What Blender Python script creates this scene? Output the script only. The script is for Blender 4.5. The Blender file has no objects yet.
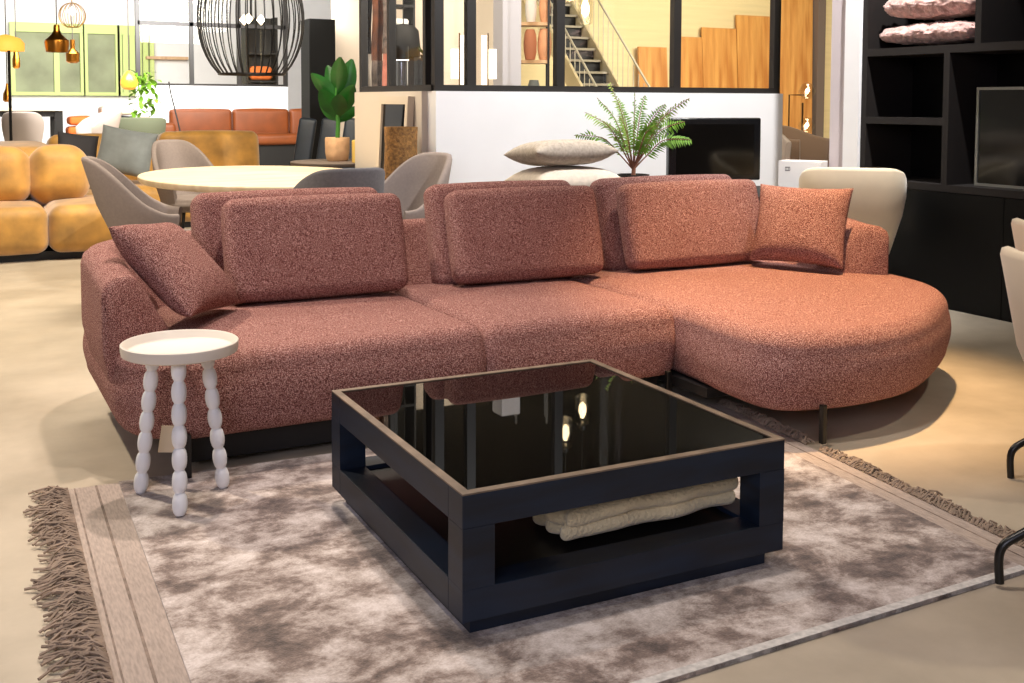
import bpy, bmesh, math, random
from math import sin, cos, pi, radians, sqrt
from mathutils import Vector, Matrix, noise
random.seed(7)
SC = bpy.context.scene
COL = SC.collection
YAW = .485                      # the camera looks this far to the right of the room's +Y

# ------------------------------------------------------------------ materials
def new_mat(name):
    m = bpy.data.materials.new(name); m.use_nodes = True
    nt = m.node_tree
    return m, nt, nt.nodes['Principled BSDF']

def srgb(r, g, b):
    def f(c):
        c /= 255.
        return c / 12.92 if c <= .04045 else ((c + .055) / 1.055) ** 2.4
    return (f(r), f(g), f(b), 1)

def mat(name, rgb, rough=.6, metal=0, var=0.0, scale=8, bump=0, bscale=60, spec=.5, emit=None, estr=0, stretch=None, sheen=0):
    m, nt, p = new_mat(name)
    c = srgb(*rgb)
    p.inputs['Base Color'].default_value = c
    p.inputs['Roughness'].default_value = rough
    p.inputs['Metallic'].default_value = metal
    p.inputs['Specular IOR Level'].default_value = spec
    if sheen:
        p.inputs['Sheen Weight'].default_value = sheen
    tc = nt.nodes.new('ShaderNodeTexCoord')
    src = tc.outputs['Object']
    if stretch:
        mp = nt.nodes.new('ShaderNodeMapping'); mp.inputs['Scale'].default_value = stretch
        nt.links.new(src, mp.inputs['Vector']); src = mp.outputs['Vector']
    if var:
        n = nt.nodes.new('ShaderNodeTexNoise'); n.inputs['Scale'].default_value = scale; n.inputs['Detail'].default_value = 5
        r = nt.nodes.new('ShaderNodeValToRGB')
        r.color_ramp.elements[0].position = .3; r.color_ramp.elements[1].position = .7
        r.color_ramp.elements[0].color = tuple(max(0, x * (1 - var)) for x in c[:3]) + (1,)
        r.color_ramp.elements[1].color = tuple(min(1, x * (1 + var)) for x in c[:3]) + (1,)
        nt.links.new(src, n.inputs['Vector']); nt.links.new(n.outputs['Fac'], r.inputs['Fac'])
        nt.links.new(r.outputs['Color'], p.inputs['Base Color'])
    if bump:
        n2 = nt.nodes.new('ShaderNodeTexNoise'); n2.inputs['Scale'].default_value = bscale; n2.inputs['Detail'].default_value = 3
        b = nt.nodes.new('ShaderNodeBump'); b.inputs['Strength'].default_value = bump; b.inputs['Distance'].default_value = .01
        nt.links.new(src, n2.inputs['Vector']); nt.links.new(n2.outputs['Fac'], b.inputs['Height'])
        nt.links.new(b.outputs['Normal'], p.inputs['Normal'])
    if emit:
        p.inputs['Emission Color'].default_value = srgb(*emit); p.inputs['Emission Strength'].default_value = estr
    return m

def boucle(name, dark, mid, light, scale=260):
    m, nt, p = new_mat(name)
    p.inputs['Roughness'].default_value = 1; p.inputs['Specular IOR Level'].default_value = .15
    p.inputs['Sheen Weight'].default_value = .0
    tc = nt.nodes.new('ShaderNodeTexCoord')
    n = nt.nodes.new('ShaderNodeTexNoise'); n.inputs['Scale'].default_value = scale; n.inputs['Detail'].default_value = 2
    n.inputs['Roughness'].default_value = .7
    r = nt.nodes.new('ShaderNodeValToRGB'); e = r.color_ramp.elements
    e[0].position = .38; e[0].color = srgb(*dark); e[1].position = .63; e[1].color = srgb(*light)
    x = e.new(.5); x.color = srgb(*mid)
    b = nt.nodes.new('ShaderNodeBump'); b.inputs['Strength'].default_value = .9; b.inputs['Distance'].default_value = .012
    nt.links.new(tc.outputs['Object'], n.inputs['Vector']); nt.links.new(n.outputs['Fac'], r.inputs['Fac'])
    nt.links.new(r.outputs['Color'], p.inputs['Base Color'])
    nt.links.new(n.outputs['Fac'], b.inputs['Height']); nt.links.new(b.outputs['Normal'], p.inputs['Normal'])
    return m

def rug_mat():
    m, nt, p = new_mat('viscose_pile')
    p.inputs['Roughness'].default_value = .85; p.inputs['Specular IOR Level'].default_value = .25
    p.inputs['Sheen Weight'].default_value = .4
    tc = nt.nodes.new('ShaderNodeTexCoord')
    mp = nt.nodes.new('ShaderNodeMapping'); mp.inputs['Scale'].default_value = (1, 1.15, 1)
    nt.links.new(tc.outputs['Object'], mp.inputs['Vector'])
    a = nt.nodes.new('ShaderNodeTexNoise'); a.inputs['Scale'].default_value = 5.0; a.inputs['Detail'].default_value = 10
    a.inputs['Roughness'].default_value = .74; a.inputs['Distortion'].default_value = .15
    r = nt.nodes.new('ShaderNodeValToRGB'); e = r.color_ramp.elements
    e[0].position = .37; e[0].color = srgb(74, 60, 52); e[1].position = .63; e[1].color = srgb(214, 203, 198)
    e2 = e.new(.455); e2.color = srgb(124, 106, 96)
    e3 = e.new(.53); e3.color = srgb(176, 162, 154)
    f = nt.nodes.new('ShaderNodeTexNoise'); f.inputs['Scale'].default_value = 160; f.inputs['Detail'].default_value = 2
    mx = nt.nodes.new('ShaderNodeMix'); mx.data_type = 'RGBA'; mx.blend_type = 'OVERLAY'; mx.inputs['Factor'].default_value = .35
    b = nt.nodes.new('ShaderNodeBump'); b.inputs['Strength'].default_value = .3; b.inputs['Distance'].default_value = .006
    nt.links.new(mp.outputs['Vector'], a.inputs['Vector']); nt.links.new(mp.outputs['Vector'], f.inputs['Vector'])
    nt.links.new(a.outputs['Fac'], r.inputs['Fac'])
    nt.links.new(r.outputs['Color'], mx.inputs[6]); nt.links.new(f.outputs['Fac'], mx.inputs[7])
    nt.links.new(mx.outputs[2], p.inputs['Base Color'])
    nt.links.new(f.outputs['Fac'], b.inputs['Height']); nt.links.new(b.outputs['Normal'], p.inputs['Normal'])
    return m

def floor_mat():
    m, nt, p = new_mat('polished_concrete')
    tc = nt.nodes.new('ShaderNodeTexCoord')
    a = nt.nodes.new('ShaderNodeTexNoise'); a.inputs['Scale'].default_value = 1.1; a.inputs['Detail'].default_value = 8; a.inputs['Roughness'].default_value = .62
    r = nt.nodes.new('ShaderNodeValToRGB'); e = r.color_ramp.elements
    e[0].position = .34; e[0].color = srgb(160, 148, 130); e[1].position = .68; e[1].color = srgb(198, 185, 166)
    n2 = nt.nodes.new('ShaderNodeTexNoise'); n2.inputs['Scale'].default_value = 5; n2.inputs['Detail'].default_value = 6
    rr = nt.nodes.new('ShaderNodeMapRange'); rr.inputs['To Min'].default_value = .28; rr.inputs['To Max'].default_value = .5
    b = nt.nodes.new('ShaderNodeBump'); b.inputs['Strength'].default_value = .05
    nt.links.new(tc.outputs['Object'], a.inputs['Vector']); nt.links.new(tc.outputs['Object'], n2.inputs['Vector'])
    nt.links.new(a.outputs['Fac'], r.inputs['Fac']); nt.links.new(r.outputs['Color'], p.inputs['Base Color'])
    nt.links.new(n2.outputs['Fac'], rr.inputs['Value']); nt.links.new(rr.outputs['Result'], p.inputs['Roughness'])
    nt.links.new(n2.outputs['Fac'], b.inputs['Height']); nt.links.new(b.outputs['Normal'], p.inputs['Normal'])
    return m

def pane_mat(name='clear_pane', tint=(1, 1, 1), gl=.05):
    m = bpy.data.materials.new(name); m.use_nodes = True; nt = m.node_tree
    nt.nodes.remove(nt.nodes['Principled BSDF'])
    t = nt.nodes.new('ShaderNodeBsdfTransparent'); t.inputs['Color'].default_value = (*tint, 1)
    g = nt.nodes.new('ShaderNodeBsdfGlossy'); g.inputs['Roughness'].default_value = .03
    mx = nt.nodes.new('ShaderNodeMixShader'); mx.inputs['Fac'].default_value = gl
    nt.links.new(t.outputs[0], mx.inputs[1]); nt.links.new(g.outputs[0], mx.inputs[2])
    nt.links.new(mx.outputs[0], nt.nodes['Material Output'].inputs['Surface'])
    return m

def wood_mat(name, a, b, sc=(14, 14, 1.2)):
    m, nt, p = new_mat(name)
    p.inputs['Roughness'].default_value = .5
    tc = nt.nodes.new('ShaderNodeTexCoord'); mp = nt.nodes.new('ShaderNodeMapping'); mp.inputs['Scale'].default_value = sc
    n = nt.nodes.new('ShaderNodeTexNoise'); n.inputs['Scale'].default_value = 1; n.inputs['Detail'].default_value = 5; n.inputs['Distortion'].default_value = .3
    r = nt.nodes.new('ShaderNodeValToRGB'); e = r.color_ramp.elements
    e[0].position = .35; e[0].color = srgb(*a); e[1].position = .65; e[1].color = srgb(*b)
    nt.links.new(tc.outputs['Object'], mp.inputs['Vector']); nt.links.new(mp.outputs['Vector'], n.inputs['Vector'])
    nt.links.new(n.outputs['Fac'], r.inputs['Fac']); nt.links.new(r.outputs['Color'], p.inputs['Base Color'])
    return m

M = {}
M['boucle'] = boucle('terracotta_boucle', (90, 52, 50), (166, 108, 100), (232, 190, 180))
M['rug'] = rug_mat()
M['floor'] = floor_mat()
M['rugband'] = mat('flatweave_band', (182, 166, 156), .95, var=.18, scale=30, bump=.5, bscale=240, stretch=(6, 1, 1))
M['rugline'] = mat('flatweave_dark_line', (132, 116, 106), .95, var=.4, scale=25)
M['fringe'] = mat('fringe_yarn', (150, 132, 116), 1, var=.35, scale=20)
M['rugedge'] = mat('rug_edge_binding', (204, 200, 196), .95, var=.2, scale=60)
M['tblack'] = wood_mat('black_stained_wood', (6, 15, 29), (13, 32, 54), (3, 3, 20))
M['trim'] = mat('worn_table_edge', (120, 104, 88), .45, var=.35, scale=14)
M['bglass'] = mat('black_glass', (3, 3, 3), .015, spec=.28)
M['shelfblk'] = mat('black_shelf_board', (12, 12, 13), .35)
M['black'] = mat('matt_black', (16, 15, 15), .6)
M['blackmetal'] = mat('black_metal', (14, 14, 14), .35, spec=.5)
M['frame'] = mat('black_steel_frame', (30, 27, 26), .5)
M['white'] = mat('white_lacquer', (236, 238, 242), .4, spec=.4)
M['traytop'] = mat('white_tray', (222, 214, 202), .5)
M['wallw'] = mat('white_plaster', (238, 238, 240), .8, var=.02, scale=3)
M['wallcream'] = mat('cream_plaster', (232, 216, 196), .8)
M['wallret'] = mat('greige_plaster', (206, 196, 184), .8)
M['wallyellow'] = mat('pale_yellow_cladding', (226, 208, 158), .7, var=.05, scale=2, stretch=(.3, .3, 8))
M['walllilac'] = mat('lilac_grey_plaster', (196, 186, 190), .8)
M['bluegrey'] = mat('blue_grey_paint', (176, 176, 186), .7)
M['ceil'] = mat('dark_ceiling', (34, 33, 32), .9)
M['cab'] = mat('black_cabinet', (8, 8, 8), .5, spec=.2)
M['cabin'] = mat('black_cabinet_edge', (32, 28, 27), .6, spec=.3)
M['fur'] = mat('cream_fur', (226, 210, 172), 1, var=.1, scale=9, bump=.8, bscale=90, sheen=.5)
M['pinkfur'] = mat('dusty_pink_fur', (196, 158, 150), 1, var=.35, scale=22, bump=1, bscale=70, sheen=.4)
M['cream'] = mat('cream_velvet', (234, 214, 182), .85, var=.04, scale=6, sheen=.3)
M['greyfab'] = mat('warm_grey_fabric', (134, 122, 116), .95, var=.06, scale=60, bump=.2, bscale=300)
M['greyfab2'] = mat('cool_grey_fabric', (104, 102, 106), .95, var=.1, scale=60, bump=.2, bscale=300)
M['lightgrey'] = mat('light_grey_fabric', (172, 160, 152), .95)
M['seam'] = mat('dark_seam', (70, 62, 58), .9)
M['tabletop'] = wood_mat('pale_oak_top', (222, 196, 158), (238, 218, 184), (2, 12, 2))
M['tableleg'] = mat('grey_brown_pedestal', (112, 98, 88), .7)
M['mustard'] = mat('mustard_velvet', (178, 130, 52), .6, var=.35, scale=5, bump=.25, bscale=9, sheen=.6)
M['cognac'] = mat('cognac_leather', (128, 66, 28), .5, var=.15, scale=4)
M['bluegreyvel'] = mat('grey_blue_velvet', (112, 118, 118), .7, var=.15, scale=8, sheen=.4)
M['darkcush'] = mat('charcoal_velvet', (42, 40, 44), .8)
M['bluedark'] = mat('dark_blue_leather', (42, 50, 60), .45, var=.15, scale=6)
M['green1'] = mat('glossy_leaf_green', (28, 84, 26), .35, var=.35, scale=6)
M['green2'] = mat('fern_leaf_green', (104, 150, 36), .55, var=.4, scale=9)
M['green3'] = mat('pale_fern_green', (136, 164, 70), .6, var=.3, scale=9)
M['stem'] = mat('red_brown_stem', (132, 84, 62), .6)
M['gstem'] = mat('green_stem', (64, 128, 44), .5)
M['kraft'] = mat('kraft_paper', (222, 178, 134), .85, var=.1, scale=12, bump=.9, bscale=18)
M['pot'] = mat('dark_pot', (50, 46, 44), .6)
M['soil'] = mat('potting_soil', (40, 28, 20), 1)
M['brass'] = mat('brass', (196, 130, 50), .28, metal=1)
M['gold'] = mat('gold_wire', (226, 180, 104), .3, metal=.8)
M['amber'] = mat('amber_glass', (224, 150, 50), .2, emit=(255, 170, 60), estr=.5)
M['bulb'] = mat('warm_bulb', (255, 240, 210), .3, emit=(255, 226, 180), estr=12)
M['shadeyellow'] = mat('yellow_lamp_shade', (230, 176, 70), .6, emit=(255, 190, 80), estr=.7)
M['lampwhite'] = mat('opal_lamp_panel', (250, 244, 230), .5, emit=(255, 246, 228), estr=1.3)
M['greenwin'] = mat('lime_green_frame', (196, 214, 130), .5)
M['winback'] = mat('grey_green_room_beyond', (150, 156, 126), .8, var=.25, scale=1.4)
M['oakboard'] = wood_mat('oak_board', (186, 120, 52), (222, 164, 88), (9, 9, .8))
M['oakshelf'] = wood_mat('oak_shelf', (190, 150, 110), (216, 180, 140))
M['tread'] = mat('dark_tread', (58, 52, 44), .6)
M['nosing'] = mat('grey_nosing', (150, 140, 118), .5)
M['stringer'] = mat('cream_steel', (206, 190, 150), .5)
M['railing'] = mat('pale_grey_railing', (190, 182, 160), .5)
M['yellowwax'] = mat('yellow_wax', (226, 190, 96), .5)
M['wicker'] = mat('brown_wicker', (136, 98, 52), .8, var=.5, scale=40, bump=.8, bscale=60)
M['mirror'] = mat('mirror_glass', (60, 58, 56), .02, metal=1)
M['mframe'] = mat('whitewashed_frame', (206, 194, 178), .7)
M['chrome'] = mat('chrome', (190, 196, 204), .12, metal=1)
M['silver'] = mat('silver_bezel', (150, 150, 146), .3, metal=.7)
M['screen'] = mat('tv_screen', (6, 6, 6), .12)
M['bezel'] = mat('gloss_black_bezel', (16, 16, 18), .25)
M['paper'] = mat('white_card', (244, 240, 236), .7)
M['tagpaper'] = mat('cream_paper', (214, 196, 166), .8)
M['greyprint'] = mat('grey_print', (130, 126, 124), .7)
M['orange'] = mat('orange_cushion_fabric', (214, 108, 44), .85)
M['olive'] = mat('olive_grey_fabric', (92, 98, 78), .9)
M['vase'] = mat('terracotta_vase', (214, 156, 116), .7, var=.12, scale=12)
M['clay2'] = mat('dark_clay_vase', (196, 128, 96), .7)
M['fabA'] = mat('black_fabric_sample', (24, 22, 24), .9)
M['fabB'] = mat('rust_fabric_sample', (84, 46, 26), .9, var=.5, scale=18)
M['fabC'] = mat('pattern_fabric_sample', (88, 76, 70), .9, var=.7, scale=22)
M['fabW'] = mat('white_fabric_sample', (222, 214, 204), .9)
M['fabR'] = mat('coral_fabric_sample', (170, 104, 88), .9, var=.4, scale=10)
M['glasslamp'] = pane_mat('lamp_glass', (.97, .95, .9), .14)
M['pane'] = pane_mat('clear_pane', (.99, .985, .97), .03)
M['pillow'] = mat('pale_woven_pillow', (226, 212, 194), .95, var=.08, scale=40)
M['pillowgrey'] = mat('grey_woven_pillow', (176, 164, 150), .95, var=.2, scale=50)
M['poufbrown'] = mat('taupe_velvet', (124, 100, 80), .8, sheen=.4)
M['bronze'] = mat('bronze', (110, 82, 52), .35, metal=.9)

# ------------------------------------------------------------------ mesh helpers
class MB:
    def __init__(s): s.v = []; s.f = []
    def add(s, vs, fs, T=None):
        b = len(s.v)
        s.v += [(T @ Vector(v)) if T else Vector(v) for v in vs]
        s.f += [tuple(b + i for i in f) for f in fs]
        return s
    def box(s, x0, x1, y0, y1, z0, z1, T=None):
        vs = [(x, y, z) for z in (z0, z1) for y in (y0, y1) for x in (x0, x1)]
        fs = [(0, 2, 3, 1), (4, 5, 7, 6), (0, 1, 5, 4), (2, 6, 7, 3), (0, 4, 6, 2), (1, 3, 7, 5)]
        return s.add(vs, fs, T)
    def lathe(s, prof, seg=24, T=None, caps=True):
        vs = []; fs = []
        for r, z in prof:
            for k in range(seg):
                a = 2 * pi * k / seg; vs.append((r * cos(a), r * sin(a), z))
        for i in range(len(prof) - 1):
            for k in range(seg):
                k2 = (k + 1) % seg
                fs.append((i * seg + k, i * seg + k2, (i + 1) * seg + k2, (i + 1) * seg + k))
        if caps:
            fs.append(tuple(reversed(range(seg)))); fs.append(tuple((len(prof) - 1) * seg + k for k in range(seg)))
        return s.add(vs, fs, T)
    def tube(s, pts, r, seg=8, T=None):
        pts = [Vector(p) for p in pts]; n = len(pts)
        rs = r if isinstance(r, (list, tuple)) else [r] * n
        vs = []; fs = []; up = None
        for i, p in enumerate(pts):
            t = (pts[min(i + 1, n - 1)] - pts[max(i - 1, 0)]).normalized()
            if up is None:
                up = Vector((0, 0, 1)) if abs(t.z) < .9 else Vector((1, 0, 0))
            a = (up - t * up.dot(t)).normalized(); up = a; b = t.cross(a)
            for k in range(seg):
                th = 2 * pi * k / seg
                vs.append(p + (a * cos(th) + b * sin(th)) * rs[i])
        for i in range(n - 1):
            for k in range(seg):
                k2 = (k + 1) % seg
                fs.append((i * seg + k, i * seg + k2, (i + 1) * seg + k2, (i + 1) * seg + k))
        fs.append(tuple(reversed(range(seg)))); fs.append(tuple((n - 1) * seg + k for k in range(seg)))
        return s.add(vs, fs, T)
    def loft(s, rings, T=None, closed=True, cap0=True, cap1=True):
        n = len(rings[0]); vs = [v for r in rings for v in r]; fs = []
        for i in range(len(rings) - 1):
            for k in range(n if closed else n - 1):
                k2 = (k + 1) % n
                fs.append((i * n + k, i * n + k2, (i + 1) * n + k2, (i + 1) * n + k))
        if cap0: fs.append(tuple(reversed(range(n))))
        if cap1: fs.append(tuple((len(rings) - 1) * n + k for k in range(n)))
        return s.add(vs, fs, T)
    def rbox(s, sx, sy, sz, r=.04, q=4, m=6, bulge=(0, 0, 0), T=None, fn=None):
        """soft box centred on the origin, edges rounded by r, faces bulging by bulge"""
        h = (sx / 2, sy / 2, sz / 2); inn = [max(x - r, 1e-4) for x in h]
        def samples(i):
            e = [inn[i] + r * math.tan(radians(45) * k / q) for k in range(q + 1)]
            mid = [-inn[i] + 2 * inn[i] * k / m for k in range(m + 1)]
            return [-x for x in reversed(e)][:-1] + mid + e[1:]
        S = [samples(i) for i in range(3)]
        idx = {}; vs = []; fs = []
        def vert(p):
            c = Vector([max(-inn[i], min(inn[i], p[i])) for i in range(3)]); d = Vector(p) - c
            if d.length > 1e-9: d = d.normalized() * r
            o = c + d
            for i in range(3):
                if bulge[i]:
                    j, k = (i + 1) % 3, (i + 2) % 3
                    w = (1 - (o[j] / h[j]) ** 2) * (1 - (o[k] / h[k]) ** 2)
                    o[i] += bulge[i] * w * (o[i] / h[i])
            if fn: o = Vector(fn(o))
            return o
        def get(p):
            k = tuple(round(x, 6) for x in p)
            if k not in idx: idx[k] = len(vs); vs.append(vert(p))
            return idx[k]
        ext = [S[i][-1] for i in range(3)]
        for i in range(3):
            j, k = (i + 1) % 3, (i + 2) % 3
            for sg in (-1, 1):
                for a in range(len(S[j]) - 1):
                    for b in range(len(S[k]) - 1):
                        q4 = []
                        for aa, bb in ((a, b), (a + 1, b), (a + 1, b + 1), (a, b + 1)):
                            p = [0, 0, 0]; p[i] = sg * ext[i]; p[j] = S[j][aa]; p[k] = S[k][bb]; q4.append(get(p))
                        fs.append(tuple(q4 if sg > 0 else reversed(q4)))
        return s.add(vs, fs, T)
    def pillow(s, w, h, t, pinch=.07, n=18, T=None, seed=0, wob=.0, flat=0.0):
        """knife-edge cushion lying in local xz, thickness along y"""
        vs = []; fs = []; N = n + 1; idx = {}
        def pt(i, j, side):
            u = -1 + 2 * i / n; v = -1 + 2 * j / n
            u, v = sin(u * pi / 2), sin(v * pi / 2)
            x = u * w / 2 * (1 - pinch * (1 - v * v)); z = v * h / 2 * (1 - pinch * (1 - u * u))
            th = t / 2 * ((1 - u ** 4) * (1 - v ** 4)) ** .55
            o = Vector((x, side * th, z))
            if wob:
                o.y += wob * noise.noise(Vector((x * 9 + seed, z * 9, side * 3))) * (1 - max(abs(u), abs(v)) ** 6)
            return o
        for side in (-1, 1):
            for i in range(N):
                for j in range(N):
                    edge = i in (0, n) or j in (0, n)
                    k = (i, j, 0 if edge else side)
                    if k not in idx: idx[k] = len(vs); vs.append(pt(i, j, side))
            for i in range(n):
                for j in range(n):
                    q = [idx[(a, b, 0 if (a in (0, n) or b in (0, n)) else side)] for a, b in ((i, j), (i + 1, j), (i + 1, j + 1), (i, j + 1))]
                    fs.append(tuple(q if side < 0 else reversed(q)))
        return s.add(vs, fs, T)
    def build(s, name, m, parent=None, smooth=True, loc=None, rot=None, bevel=0, angle=40, kind=None, label=None):
        me = bpy.data.meshes.new(name)
        me.from_pydata([tuple(v) for v in s.v], [], s.f); me.update()
        bm = bmesh.new(); bm.from_mesh(me)
        bmesh.ops.recalc_face_normals(bm, faces=bm.faces[:])
        bm.to_mesh(me); bm.free()
        me.materials.append(M[m] if isinstance(m, str) else m)
        o = bpy.data.objects.new(name, me); COL.objects.link(o)
        if parent: o.parent = parent
        if loc is not None: o.location = loc
        if rot is not None: o.rotation_euler = rot
        if smooth:
            for p in me.polygons: p.use_smooth = True
            me.set_sharp_from_angle(angle=radians(angle))
        if bevel:
            bv = o.modifiers.new('bevel', 'BEVEL'); bv.width = bevel; bv.segments = 2; bv.limit_method = 'ANGLE'
        if kind: o['kind'] = kind
        if label: o['label'] = label
        return o

def TR(x=0, y=0, z=0, rx=0, ry=0, rz=0):
    return Matrix.Translation((x, y, z)) @ Matrix.Rotation(rz, 4, 'Z') @ Matrix.Rotation(ry, 4, 'Y') @ Matrix.Rotation(rx, 4, 'X')

def tag(o, label, cat, group=None):
    o['label'] = label; o['category'] = cat
    if group: o['group'] = group
    return o
def thing(name, label, cat, loc=(0, 0, 0), rotz=0, group=None):
    o = bpy.data.objects.new(name, None); COL.objects.link(o)
    o.location = loc; o.rotation_euler = (0, 0, rotz); o.empty_display_size = .1
    return tag(o, label, cat, group)
def struct(o): o['kind'] = 'structure'; return o
def copy_tree(o, loc, rotz=0, label=None):
    c = o.copy(); COL.objects.link(c); c.location = loc; c.rotation_euler = (0, 0, rotz)
    if label: c['label'] = label
    def rec(a, b):
        for ch in list(a.children):
            d = ch.copy(); COL.objects.link(d); d.parent = b; rec(ch, d)
    rec(o, c); return c

def round_poly(pts, rad, seg=10):
    out = []; n = len(pts)
    for i, p in enumerate(pts):
        p = Vector(p); a = Vector(pts[i - 1]) - p; b = Vector(pts[(i + 1) % n]) - p
        r = rad[i] if isinstance(rad, (list, tuple)) else rad
        if r <= 0: out.append(p); continue
        ang = a.angle(b); d = min(r / math.tan(ang / 2), a.length * .49, b.length * .49); rr = d * math.tan(ang / 2)
        p0 = p + a.normalized() * d; p1 = p + b.normalized() * d
        c = p + (a.normalized() + b.normalized()).normalized() * (rr / sin(ang / 2))
        v0 = p0 - c; v1 = p1 - c; tot = v0.angle(v1); sg = 1 if v0.x * v1.y - v0.y * v1.x > 0 else -1
        for k in range(seg + 1):
            th = sg * tot * k / seg
            out.append(c + Vector((v0.x * cos(th) - v0.y * sin(th), v0.x * sin(th) + v0.y * cos(th))))
    return out
def catmull(pts, n=6, closed=True):
    P = [Vector(p) for p in pts]; out = []; L = len(P)
    for i in range(L if closed else L - 1):
        g = (lambda k: P[k % L]) if closed else (lambda k: P[max(0, min(L - 1, k))])
        a, b, c, d = g(i - 1), g(i), g(i + 1), g(i + 2)
        for k in range(n):
            t = k / n
            out.append(.5 * ((2 * b) + (c - a) * t + (2 * a - 5 * b + 4 * c - d) * t * t + (3 * b - a - 3 * c + d) * t ** 3))
    if not closed: out.append(P[-1])
    return out
def resample(pts, n, closed=True):
    P = [Vector(p) for p in pts] + ([Vector(pts[0])] if closed else [])
    L = [0]
    for i in range(1, len(P)): L.append(L[-1] + (P[i] - P[i - 1]).length)
    out = []; j = 0
    for k in range(n):
        t = L[-1] * k / (n if closed else n - 1)
        while j < len(L) - 2 and L[j + 1] < t: j += 1
        f = (t - L[j]) / max(1e-9, L[j + 1] - L[j]); out.append(P[j].lerp(P[j + 1], min(1, f)))
    return out
def offset(P, d):
    n = len(P); out = []
    area = sum(P[i].x * P[(i + 1) % n].y - P[(i + 1) % n].x * P[i].y for i in range(n))
    sg = 1 if area > 0 else -1
    for i in range(n):
        t = (P[(i + 1) % n] - P[i - 1]).normalized(); nn = Vector((-t.y, t.x)) * sg
        out.append(P[i] + nn * d)
    return out
def soft_block(mb, outline, z0, z1, rt=.07, rb=.07, crown=.02, bulge=.012, N=140, T=None, wob=0):
    P = resample(outline, N); c = sum(P, Vector((0, 0))) / N
    rings = []
    def ring(off, z, sc=1, wz=0):
        Q = offset(P, off) if abs(off) > 1e-6 else P
        o = []
        for q in Q:
            w = c + (q - c) * sc; zz = z
            if wz: zz += wz * noise.noise(Vector((w.x * 3, w.y * 3, 0)))
            o.append((w.x, w.y, zz))
        rings.append(o)
    for sc in (.02, .5, .9): ring(rb, z0, sc)
    for k in range(7):
        a = pi / 2 * k / 6; ring(rb * (1 - sin(a)), z0 + rb * (1 - cos(a)))
    for k in range(1, 6):
        f = k / 6; ring(-bulge * sin(pi * f), z0 + rb + (z1 - rt - z0 - rb) * f)
    for k in range(9):
        a = pi / 2 * k / 8; ring(rt * (1 - cos(a)), z1 - rt + rt * sin(a))
    for sc in (.93, .84, .7, .5, .25, .02):
        ring(rt, z1 + crown * (1 - sc * sc), sc, wob * (1 - sc ** 4))
    mb.loft(rings, T)
    return mb

# ------------------------------------------------------------------ the setting
struct(MB().box(-8, 18, -5, 28, -.1, 0).build('floor', 'floor'))
struct(MB().box(-8, 18, -5, 28, 4.6, 4.7).build('ceiling', 'ceil'))
struct(MB().box(-8.1, -8, -5, 28, 0, 4.6).build('wall_left', 'wallw'))
struct(MB().box(18, 18.1, -5, 28, 0, 4.6).build('wall_right', 'wallcream'))
struct(MB().box(-8, 18, -5.1, -5, 0, 4.6).build('wall_front', 'wallcream'))
struct(MB().box(-8, 18, 28, 28.1, 0, 4.6).build('wall_back', 'wallw'))

# white half wall behind the sofa, with a return running away on its left end
struct(MB().box(3.106, 6.297, 7.05, 7.2, 0, 1.375).build('wall_half_front', 'wallw', smooth=False))
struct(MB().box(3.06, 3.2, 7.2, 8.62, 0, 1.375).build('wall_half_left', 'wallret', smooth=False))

def glazing(name, posts, z0, z1, axis, fixed, lo, hi, w=.06, rails=(), pane=True, t=.06):
    root = thing(name, 'x', 'window'); del root['label']; del root['category']; struct(root)
    fr = MB()
    def b(a0, a1, c0, c1):
        if axis == 'x': fr.box(a0, a1, fixed - t / 2, fixed + t / 2, c0, c1)
        else: fr.box(fixed - t / 2, fixed + t / 2, a0, a1, c0, c1)
    b(lo - w / 2, hi + w / 2, z0, z0 + .045); b(lo - w / 2, hi + w / 2, z1 - .05, z1)
    for p in posts: b(p - w / 2, p + w / 2, z0 + .045, z1 - .05)
    for r in rails: b(lo, hi, r - w / 2, r + w / 2)
    fr.build('frame', 'frame', root, smooth=False)
    if pane:
        for a, c in zip(posts[:-1], posts[1:]):
            pm = MB()
            if axis == 'x': pm.box(a + w / 2, c - w / 2, fixed - .004, fixed + .004, z0 + .045, z1 - .05)
            else: pm.box(fixed - .004, fixed + .004, a + w / 2, c - w / 2, z0 + .045, z1 - .05)
            pm.build('pane', 'pane', root, smooth=False)
    return root
glazing('window_1', [3.15, 3.406, 4.15, 5.229, 6.262], 1.375, 4.55, 'x', 7.12, 3.15, 6.262, w=.07)
glazing('window_2', [7.25, 7.96, 8.59], 1.375, 4.55, 'y', 3.13, 7.15, 8.59, w=.05)

# white column beside the black wall unit
struct(MB().box(5.62, 6.2, 5.52, 5.8, 0, 4.6).build('wall_column', 'walllilac', smooth=False))
struct(MB().box(5.58, 5.62, 5.49, 5.63, 0, 4.6).build('trim_1', 'wallw', smooth=False))
struct(MB().box(6.12, 6.2, -5, 5.5, 0, 4.6).build('wall_partition_right', 'wallcream', smooth=False))
# far walls
struct(MB().box(7.2, 18, 17.4, 17.5, 0, 4.6).build('wall_storage', 'wallyellow', smooth=False))
struct(MB().box(4.18, 4.86, 10, 10.12, 0, 2.55).build('wall_lamp_display', 'wallcream', smooth=False))
struct(MB().box(4.77, 4.97, 9.25, 9.45, 0, 2.5).build('trim_2', 'bluegrey', smooth=False))
struct(MB().box(4.98, 7.6, 14.9, 15, 0, 3.1).build('wall_beige_mid', 'wallcream', smooth=False))
struct(MB().box(3.42, 6.45, 22.3, 22.42, 0, 1.6).build('wall_half_far', 'wallw', smooth=False))
glazing('window_3', [3.47, 4.5, 5.45, 6.42], 1.6, 4.3, 'x', 22.36, 3.47, 6.42, w=.08, rails=(2.83,), pane=True, t=.08)
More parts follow.
